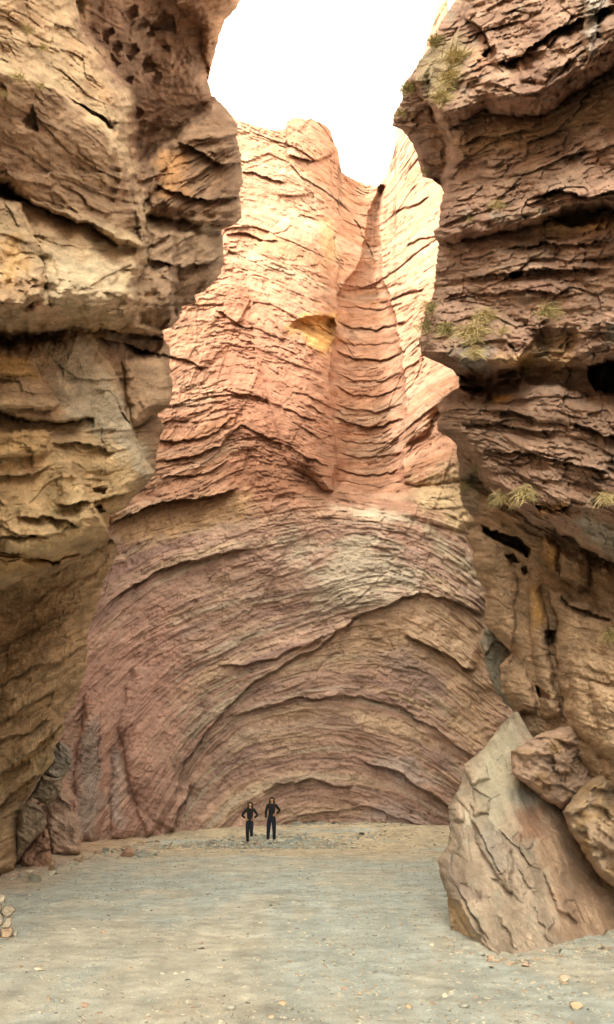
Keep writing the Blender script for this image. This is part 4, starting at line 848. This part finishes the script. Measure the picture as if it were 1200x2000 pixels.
# ------------------------------------------------------------------ pebbles and gravel nobody could count
def pebble_cloud(name, pts, sizes, cols, seed, label):
    """low stones of 8 corners each in one mesh"""
    r = np.random.default_rng(seed); n = len(pts)
    base = np.array([[-1, -1, -.6], [1, -1, -.6], [1, 1, -.6], [-1, 1, -.6], [-.7, -.7, .6], [.7, -.7, .6], [.7, .7, .6], [-.7, .7, .6]], float)
    fc = np.array([[0, 1, 5, 4], [1, 2, 6, 5], [2, 3, 7, 6], [3, 0, 4, 7], [4, 5, 6, 7]])
    v = base[None] * (1 + r.uniform(-.38, .38, (n, 8, 3))) * sizes[:, None, :]
    a = r.uniform(0, 6.28, n); c, s_ = np.cos(a)[:, None], np.sin(a)[:, None]; x = v[..., 0] * c - v[..., 1] * s_; y = v[..., 0] * s_ + v[..., 1] * c
    tx, ty = r.normal(0, .25, (2, n, 1)); z = v[..., 2] + x * tx + y * ty
    co = np.stack([x, y, z], -1) + pts[:, None, :]
    q = (fc[None] + 8 * np.arange(n)[:, None, None]).reshape(-1, 4)
    me = fast_mesh(name, co, q, np.repeat(cols, 8, 0), co, smooth=False)
    link(name, me, M_STONE, label=label, cat='gravel', kind='stuff')
PAL = np.array([(.38, .35, .285), (.32, .335, .305), (.29, .315, .295), (.41, .385, .315), (.36, .275, .205), (.23, .23, .215), (.45, .42, .35)])
def scatter():
    r = np.random.default_rng(9); n = 46000
    Y = 6.3 * (34 / 6.3) ** r.random(n); hw = .45 * Y + .6; x = r.uniform(-1, 1, n) * hw
    dens = fbm(x * .5, Y * .15, 4, 21) + .45 * fbm(x * 1.6, Y * .5, 4, 22)          # the same drifts that colour the ground
    k = r.random(n) < .30 + .7 * sst(-.3, .4, dens); x, Y = x[k], Y[k]; n = len(x)
    s = np.minimum(np.exp(r.normal(0, .55, n)), 3.0) * .0058 * (1 + .035 * Y)
    pts = np.stack([x, Y, ground_z(x, Y) + s * .15], -1)
    sizes = np.stack([s * r.uniform(.8, 1.7, n), s * r.uniform(.7, 1.2, n), s * r.uniform(.3, .7, n)], -1)
    pebble_cloud('pebbles', pts, sizes, PAL[r.choice(7, n, p=[.26, .22, .14, .16, .08, .06, .08])] * r.uniform(.85, 1.1, (n, 1)), 10, 'small pebbles strewn over the canyon floor')
    # gravel fan behind the people
    n = 1900; u = np.concatenate([r.normal(525, 55, n), r.normal(640, 70, 500), r.normal(275, 16, 130), r.normal(400, 25, 200)])
    v = np.concatenate([r.normal(1634, 9, n), r.normal(1620, 8, 500), r.normal(1669, 4, 130), r.normal(1651, 3.5, 200)])
    k = (v > 1612) & (v < 1685) & (u > 230) & (u < 860); u, v = u[k], v[k]; n = len(u)
    g = np.stack(ground_hits(u, v)[:3], -1)
    s = np.exp(r.normal(0, .4, n)) * .042
    sizes = np.stack([s * r.uniform(.9, 1.6, n), s * r.uniform(.8, 1.2, n), s * r.uniform(.4, .8, n)], -1)
    g[:, 2] += sizes[:, 2] * .3
    pebble_cloud('gravel', g, sizes, PAL[r.choice(7, n, p=[.16, .26, .2, .2, .04, .06, .08])] * r.uniform(.85, 1.15, (n, 1)), 12, 'heap of grey gravel spread around the two people')
scatter()
def rubble():
    r = np.random.default_rng(31); us = []; vs = []
    for line, n, sp in (([(875, 1830), (893, 1852), (933, 1864), (1000, 1874), (1075, 1868), (1130, 1852), (1200, 1850)], 300, 6), ([(0, 1716), (40, 1714), (100, 1704), (160, 1678), (250, 1652), (340, 1632), (420, 1622)], 260, 4)):
        p = np.array(line, float); d = np.concatenate([[0], np.cumsum(np.hypot(*np.diff(p, axis=0).T))]); q = r.random(n) * d[-1]
        us.append(np.interp(q, d, p[:, 0]) + r.normal(0, 6, n)); vs.append(np.interp(q, d, p[:, 1]) + np.abs(r.normal(0, sp, n)))
    u = np.concatenate(us); v = np.concatenate(vs); n = len(u); x, y, z, t = ground_hits(u, v)
    s = np.exp(r.normal(0, .55, n)) * .0016 * t
    sizes = np.stack([s * r.uniform(.9, 1.7, n), s * r.uniform(.8, 1.2, n), s * r.uniform(.5, .9, n)], -1)
    pebble_cloud('rubble', np.stack([x, y, z + sizes[:, 2] * .2], -1), sizes, PAL[r.choice(7, n, p=[.25, .12, .1, .15, .26, .06, .06])] * r.uniform(.85, 1.1, (n, 1)), 32, 'small chips of rock fallen along the foot of the cliffs and boulder')
rubble()

# ------------------------------------------------------------------ dry grass tufts on the cliffs
M_GRASS = rock_material('dry_grass', (1, 1, 1), 0.0, 0.01, 8.0, 0.15, 0.8)
def tuft(pos, size, label, seed, green=.3, droop=1.0, nb=90, wide=1.0):
    r = random.Random(seed); V = []; F = []; Cc = []
    for b in range(nb):
        a = r.uniform(0, 2 * math.pi); ph = r.uniform(-.2, 1.1)
        dx = math.cos(a) * math.cos(ph); dy = -abs(math.sin(a)) * math.cos(ph) - .15; dz = math.sin(ph)
        L = size * r.uniform(.45, 1.1); base = Vector((r.gauss(0, .22) * size * wide, r.uniform(-.04, .1) * size, r.gauss(0, .20) * size)); d = Vector((dx, dy, dz))
        wv = Vector((r.uniform(-1, 1), r.uniform(-.3, .3), r.uniform(-1, 1))).normalized() * size * r.uniform(.016, .034)
        t = r.random(); g = r.random() < green * .8
        c = (.23 + .08 * t, .215 + .06 * t, .10 + .03 * t) if g else (.40 + .14 * t, .33 + .11 * t, .165 + .08 * t)
        k0 = len(V)
        for s in range(5):
            f = s / 4; p = base + d * L * f + Vector((0, 0, -droop * L * .75 * f * f)); ww = wv * (1 - f * .9)
            V += [p - ww, p + ww]; Cc += [c, c]
        for s in range(4): F.append((k0 + 2 * s, k0 + 2 * s + 1, k0 + 2 * s + 3, k0 + 2 * s + 2))
    me = fast_mesh('grass_tuft', np.array([tuple(p) for p in V]), np.array(F), np.array(Cc), np.array([tuple(p) for p in V]))
    return link('grass_tuft', me, M_GRASS, label=label, cat='grass tuft', group='dry grass tufts on the cliffs', loc=pos)
TU = [(925, 655, 62, .15, 'biggest straw coloured grass clump hanging over the grey block on the right cliff'), (948, 622, 46, .2, 'straw grass at the upper end of the big hanging clump'), (925, 692, 34, .1, 'pale grass tip dangling at the bottom of the big clump'),
 (845, 605, 42, .7, 'green grey grass at the left nose of the right cliff'), (838, 640, 42, .6, 'olive grass just below the green grey tuft on the nose'), (872, 645, 40, .6, 'olive tuft between the nose and the big straw clump'), (980, 648, 26, .3, 'small tuft right of the big straw clump'),
 (1070, 610, 44, .35, 'lone upright straw tuft above the ochre hollow of the right cliff'), (972, 402, 30, .2, 'lone small tuft high on the right cliff face'), (893, 118, 56, .35, 'long grass streak near the top of the right cliff'), (880, 160, 50, .35, 'grass in the middle of the top streak on the right cliff'),
 (864, 195, 44, .35, 'grass at the lower end of the top streak'), (850, 85, 40, .75, 'dark green growth on the upper left shoulder of the right cliff'), (800, 175, 36, .8, 'dark bushy growth on the overhanging rim of the right cliff'), (783, 222, 24, .8, 'small dark tuft at the tip of the right overhang'), (829, 336, 18, .8, 'tiny green tuft under the right overhang against the sunlit wall'),
 (1025, 965, 46, .1, 'bright straw tuft on the lip above the dark slit'), (985, 972, 42, .2, 'straw tuft left of the bright one on the lip'), (934, 915, 26, .7, 'small green tuft at the left end of the lip'), (908, 950, 28, .75, 'dark green tuft on the edge below the lip'), (1182, 975, 34, .2, 'dull straw tuft at the right picture edge on the lip'),
 (1190, 1240, 34, .7, 'dark green tuft at the right picture edge under the overhang'), (920, 430, 16, .4, 'faint tiny tuft on the ledge left of the lone small tuft'),
 (55, 62, 29, .45, 'grass patch at the very top of the left cliff'), (85, 95, 27, .4, 'grass just right and below the topmost left patch'), (38, 152, 28, .4, 'grass on the top edge of the big brown block at left'), (80, 170, 23, .3, 'thin grass along the edge right of the left block grass'), (10, 185, 19, .35, 'grass at the left picture edge above the brown block')]
for i, (u, v, sz, g, lab) in enumerate(TU):
    at = right_at if u > 600 else left_at
    p = at(u, v, .22); t = p[1] / (CP - (1000 - v) / FPX * SP)
    tuft(tuple(float(c) for c in p), sz * .85 * t / FPX, lab, 1500 + i, g, 1.1, 220 if sz > 30 else 110)

# ------------------------------------------------------------------ two people
M_SKIN = plain('skin', (.50, .30, .21), .6, .05); M_BLACK = plain('black_knit', (.012, .013, .016), .9, .2, 60); M_NAVY = plain('dark_denim', (.012, .018, .032), .9, .2, 60)
M_HAIR = plain('brown_hair', (.045, .025, .015), .6, .3, 80); M_SHOE = plain('pale_shoe', (.46, .50, .52), .7, .1); M_EYE = plain('dark_eye', (.02, .015, .012), .3); M_LIP = plain('lips', (.36, .15, .12), .5)
def skin_mesh(name, verts, edges, radii, roots=(0,), sub=2):
    me = bpy.data.meshes.new(name + '_frame'); me.from_pydata(verts, edges, []); o = bpy.data.objects.new(name + '_frame', me); COL.objects.link(o)
    sk = o.modifiers.new('skin', 'SKIN'); sk.use_smooth_shade = True
    d = me.skin_vertices[0].data
    for i, rr in enumerate(radii): d[i].radius = rr if isinstance(rr, tuple) else (rr, rr); d[i].use_root = i in roots
    ss = o.modifiers.new('sub', 'SUBSURF'); ss.levels = sub; ss.render_levels = sub
    dg = bpy.context.evaluated_depsgraph_get(); dg.update()
    m2 = bpy.data.meshes.new_from_object(o.evaluated_get(dg)); m2.name = name
    bpy.data.objects.remove(o); bpy.data.meshes.remove(me)
    for p in m2.polygons: p.use_smooth = True
    return m2
class Rig:
    def __init__(s): s.v = []; s.e = []; s.r = []; s.roots = []
    def chain(s, pts, rad, start=None, root=False):
        prev = start
        for p, r in zip(pts, rad):
            s.v.append(tuple(p)); s.r.append(r); k = len(s.v) - 1
            if prev is not None: s.e.append((prev, k))
            elif root or not s.roots or start is None: s.roots.append(k)
            prev = k
        return prev
    def mesh(s, name, sub=2): return skin_mesh(name, s.v, s.e, s.r, tuple(s.roots), sub)
def person(u, v, hpx, arms, legs, label, seed, turn=0.0, hairlen=.34):
    x, y, z, t = ground_at(u, v); H = hpx * t / FPX; k = H / 1.66
    root = link('person', None, label=label, cat='person', group='two people standing by the gravel', loc=(x, y, z + .05)); root.scale = (k, k, k); root.rotation_euler = (0, 0, turn)
    top, hip = 1.66, .93
    # body: one continuous figure
    b = Rig()
    pel = b.chain([(0, 0, hip)], [(.125, .085)], root=True)
    ch = b.chain([(0, 0, 1.08), (0, .005, 1.25), (0, .01, 1.36)], [(.108, .075), (.128, .085), (.10, .07)], pel)
    nk = b.chain([(0, .005, 1.42), (0, -.005, 1.475)], [.048, .046], ch)
    b.chain([(0, -.012, 1.53), (0, -.008, 1.585), (0, .0, 1.625)], [(.058, .066), (.070, .080), (.052, .060)], nk)
    b.chain([(0, -.085, 1.535), (0, -.103, 1.530)], [.016, .009], len(b.v) - 3)                  # nose
    for sx, (el, ha) in zip((-1, 1), arms):
        e = b.chain([(sx * .16, .005, 1.375), (el[0], el[1], el[2]), ha], [.050, .036, .026], ch)
        d = (Vector(ha) - Vector(el)).normalized(); pc = Vector(ha) + d * .055
        b.chain([tuple(pc)], [(.036, .016)], e)
        side = d.cross(Vector((0, -1, 0)));  side = side.normalized() if side.length > .1 else Vector((0, 0, 1))
        for f, (off, L) in enumerate(((-.028, .065), (-.010, .075), (.010, .072), (.027, .055))):
            s0 = pc + side * off + d * .015; s1 = s0 + d * L * .5; s2 = s1 + (d * .7 + Vector((-sx * .5, .25, -.3))).normalized() * L * .5
            b.chain([tuple(s0), tuple(s1), tuple(s2)], [.0095, .0088, .007], None)
        s0 = Vector(ha) + side * .024 + d * .02; b.chain([tuple(s0), tuple(s0 + side * .022 + d * .02), tuple(s0 + side * .030 + d * .046)], [.011, .010, .008], None)
    for sx, (kn, an) in zip((-1, 1), legs):
        b.chain([(sx * .085, .0, hip - .07), kn, (an[0], an[1] + .012, an[2] + .32 * (kn[2] - an[2]) + .08), an], [(.082, .085), .055, .050, .036], pel)
    link('body', b.mesh('body'), M_SKIN, root)
    head = root
    for sx in (-1, 1):
        bm = bmesh.new(); bmesh.ops.create_uvsphere(bm, u_segments=8, v_segments=6, radius=.011); me = bpy.data.meshes.new('eye'); bm.to_mesh(me); bm.free()
        link('eye', me, M_EYE, root, loc=(sx * .030, -.080, 1.556))
        bm = bmesh.new(); bmesh.ops.create_uvsphere(bm, u_segments=8, v_segments=6, radius=.02, matrix=Matrix.Diagonal((.4, .8, 1.3, 1))); me = bpy.data.meshes.new('ear'); bm.to_mesh(me); bm.free()
        link('ear', me, M_SKIN, root, loc=(sx * .070, .0, 1.545))
    bm = bmesh.new(); bmesh.ops.create_uvsphere(bm, u_segments=10, v_segments=6, radius=.02, matrix=Matrix.Diagonal((1, .35, .3, 1))); me = bpy.data.meshes.new('mouth'); bm.to_mesh(me); bm.free()
    link('mouth', me, M_LIP, root, loc=(0, -.080, 1.500))
    # sweater
    c = Rig(); h0 = c.chain([(0, 0, hip - .11)], [(.165, .125)], root=True); h0 = c.chain([(0, 0, hip)], [(.160, .122)], h0)
    c2 = c.chain([(0, 0, 1.08), (0, .005, 1.25), (0, .01, 1.365)], [(.130, .098), (.148, .106), (.118, .086)], h0)
    c.chain([(0, .004, 1.425), (0, .0, 1.445)], [.062, .058], c2)
    for sx, (el, ha) in zip((-1, 1), arms):
        m = Vector(el).lerp(Vector(ha), .93); c.chain([(sx * .165, .005, 1.375), el, tuple(m)], [.066, .053, .042], c2)
    link('sweater', c.mesh('sweater'), M_BLACK, root)
    # trousers
    l = Rig(); p0 = l.chain([(0, 0, hip + .12)], [(.135, .10)], root=True); p1 = l.chain([(0, 0, hip - .05)], [(.14, .105)], p0)
    for sx, (kn, an) in zip((-1, 1), legs):
        m = Vector(kn).lerp(Vector(an), .93); l.chain([(sx * .086, .0, hip - .075), kn, tuple(Vector(kn).lerp(Vector(an), .5)), tuple(m)], [(.108, .112), .084, .072, .066], p1)
    link('trousers', l.mesh('trousers'), M_NAVY, root)
    for sx, (kn, an) in zip((-1, 1), legs):
        sh = Rig(); sh.chain([(an[0], an[1] + .05, an[2] - .035), (an[0], an[1] - .03, an[2] - .04), (an[0] + sx * .015, an[1] - .13, an[2] - .048), (an[0] + sx * .02, an[1] - .19, an[2] - .055)], [(.046, .046), (.05, .046), (.048, .036), (.036, .026)], root=True)
        link('shoe', sh.mesh('shoe'), M_SHOE, root)
    # hair: cap and long sides, open at the face
    n, m = 28, 22; V = []; r = random.Random(seed)
    for i in range(m):
        f = i / (m - 1)
        for j in range(n):
            a = math.radians(-58 + (360 - 64) * j / (n - 1)) if False else math.radians(38 + 284 * j / (n - 1))   # 0 is the face
            if f < .4:
                th = f / .4 * math.pi / 2; rx = .089 * math.sin(th) + .004; ry = .100 * math.sin(th) + .004; zz = 1.578 + .092 * math.cos(th)
            else:
                q = (f - .4) / .6; rx = .089 + .030 * math.sin(q * 2.6); ry = .100 + .012 * q; zz = 1.578 - hairlen * q
            wob = 1 + .05 * math.sin(j * 2.3 + seed) * f + r.uniform(-.02, .02)
            V.append((math.sin(a) * rx * wob, -math.cos(a) * ry * wob + .012, zz))
    F = grid_quads(m, n); me = fast_mesh('hair', np.array(V), F)
    ho = link('hair', me, M_HAIR, root); sd = ho.modifiers.new('thickness', 'SOLIDIFY'); sd.thickness = .02; sd.offset = 1
    return root
# arms: (elbow, wrist) for the viewer's left, right; legs: (knee, ankle)
person(530, 1648, 82, [((-.235, .0, 1.13), (-.225, -.05, .88)), ((.335, .03, 1.18), (.165, -.06, 1.06))],
       [((-.115, -.02, .50), (-.135, .02, .085)), ((.105, -.02, .50), (.125, .02, .085))], 'taller long haired person in black with one hand on the hip', 5, 0.05)
person(487, 1653, 77, [((-.345, .02, 1.15), (-.165, -.08, 1.03)), ((.325, .03, 1.16), (.175, -.05, 1.04))],
       [((-.09, -.02, .50), (-.07, .02, .085)), ((.09, -.15, .62), (.10, -.05, .30))], 'shorter long haired person in black, both hands on hips, one foot raised', 9, -0.05)
x, y, z, t = ground_at(487, 1653)
link('stone', stone_mesh('stone', (.2, .22, .15), 1400, (.36, .33, .27)), M_STONE, label='low grey stone under the raised foot of the shorter person', cat='stone', loc=(x + .1, y - .08, z - .02))
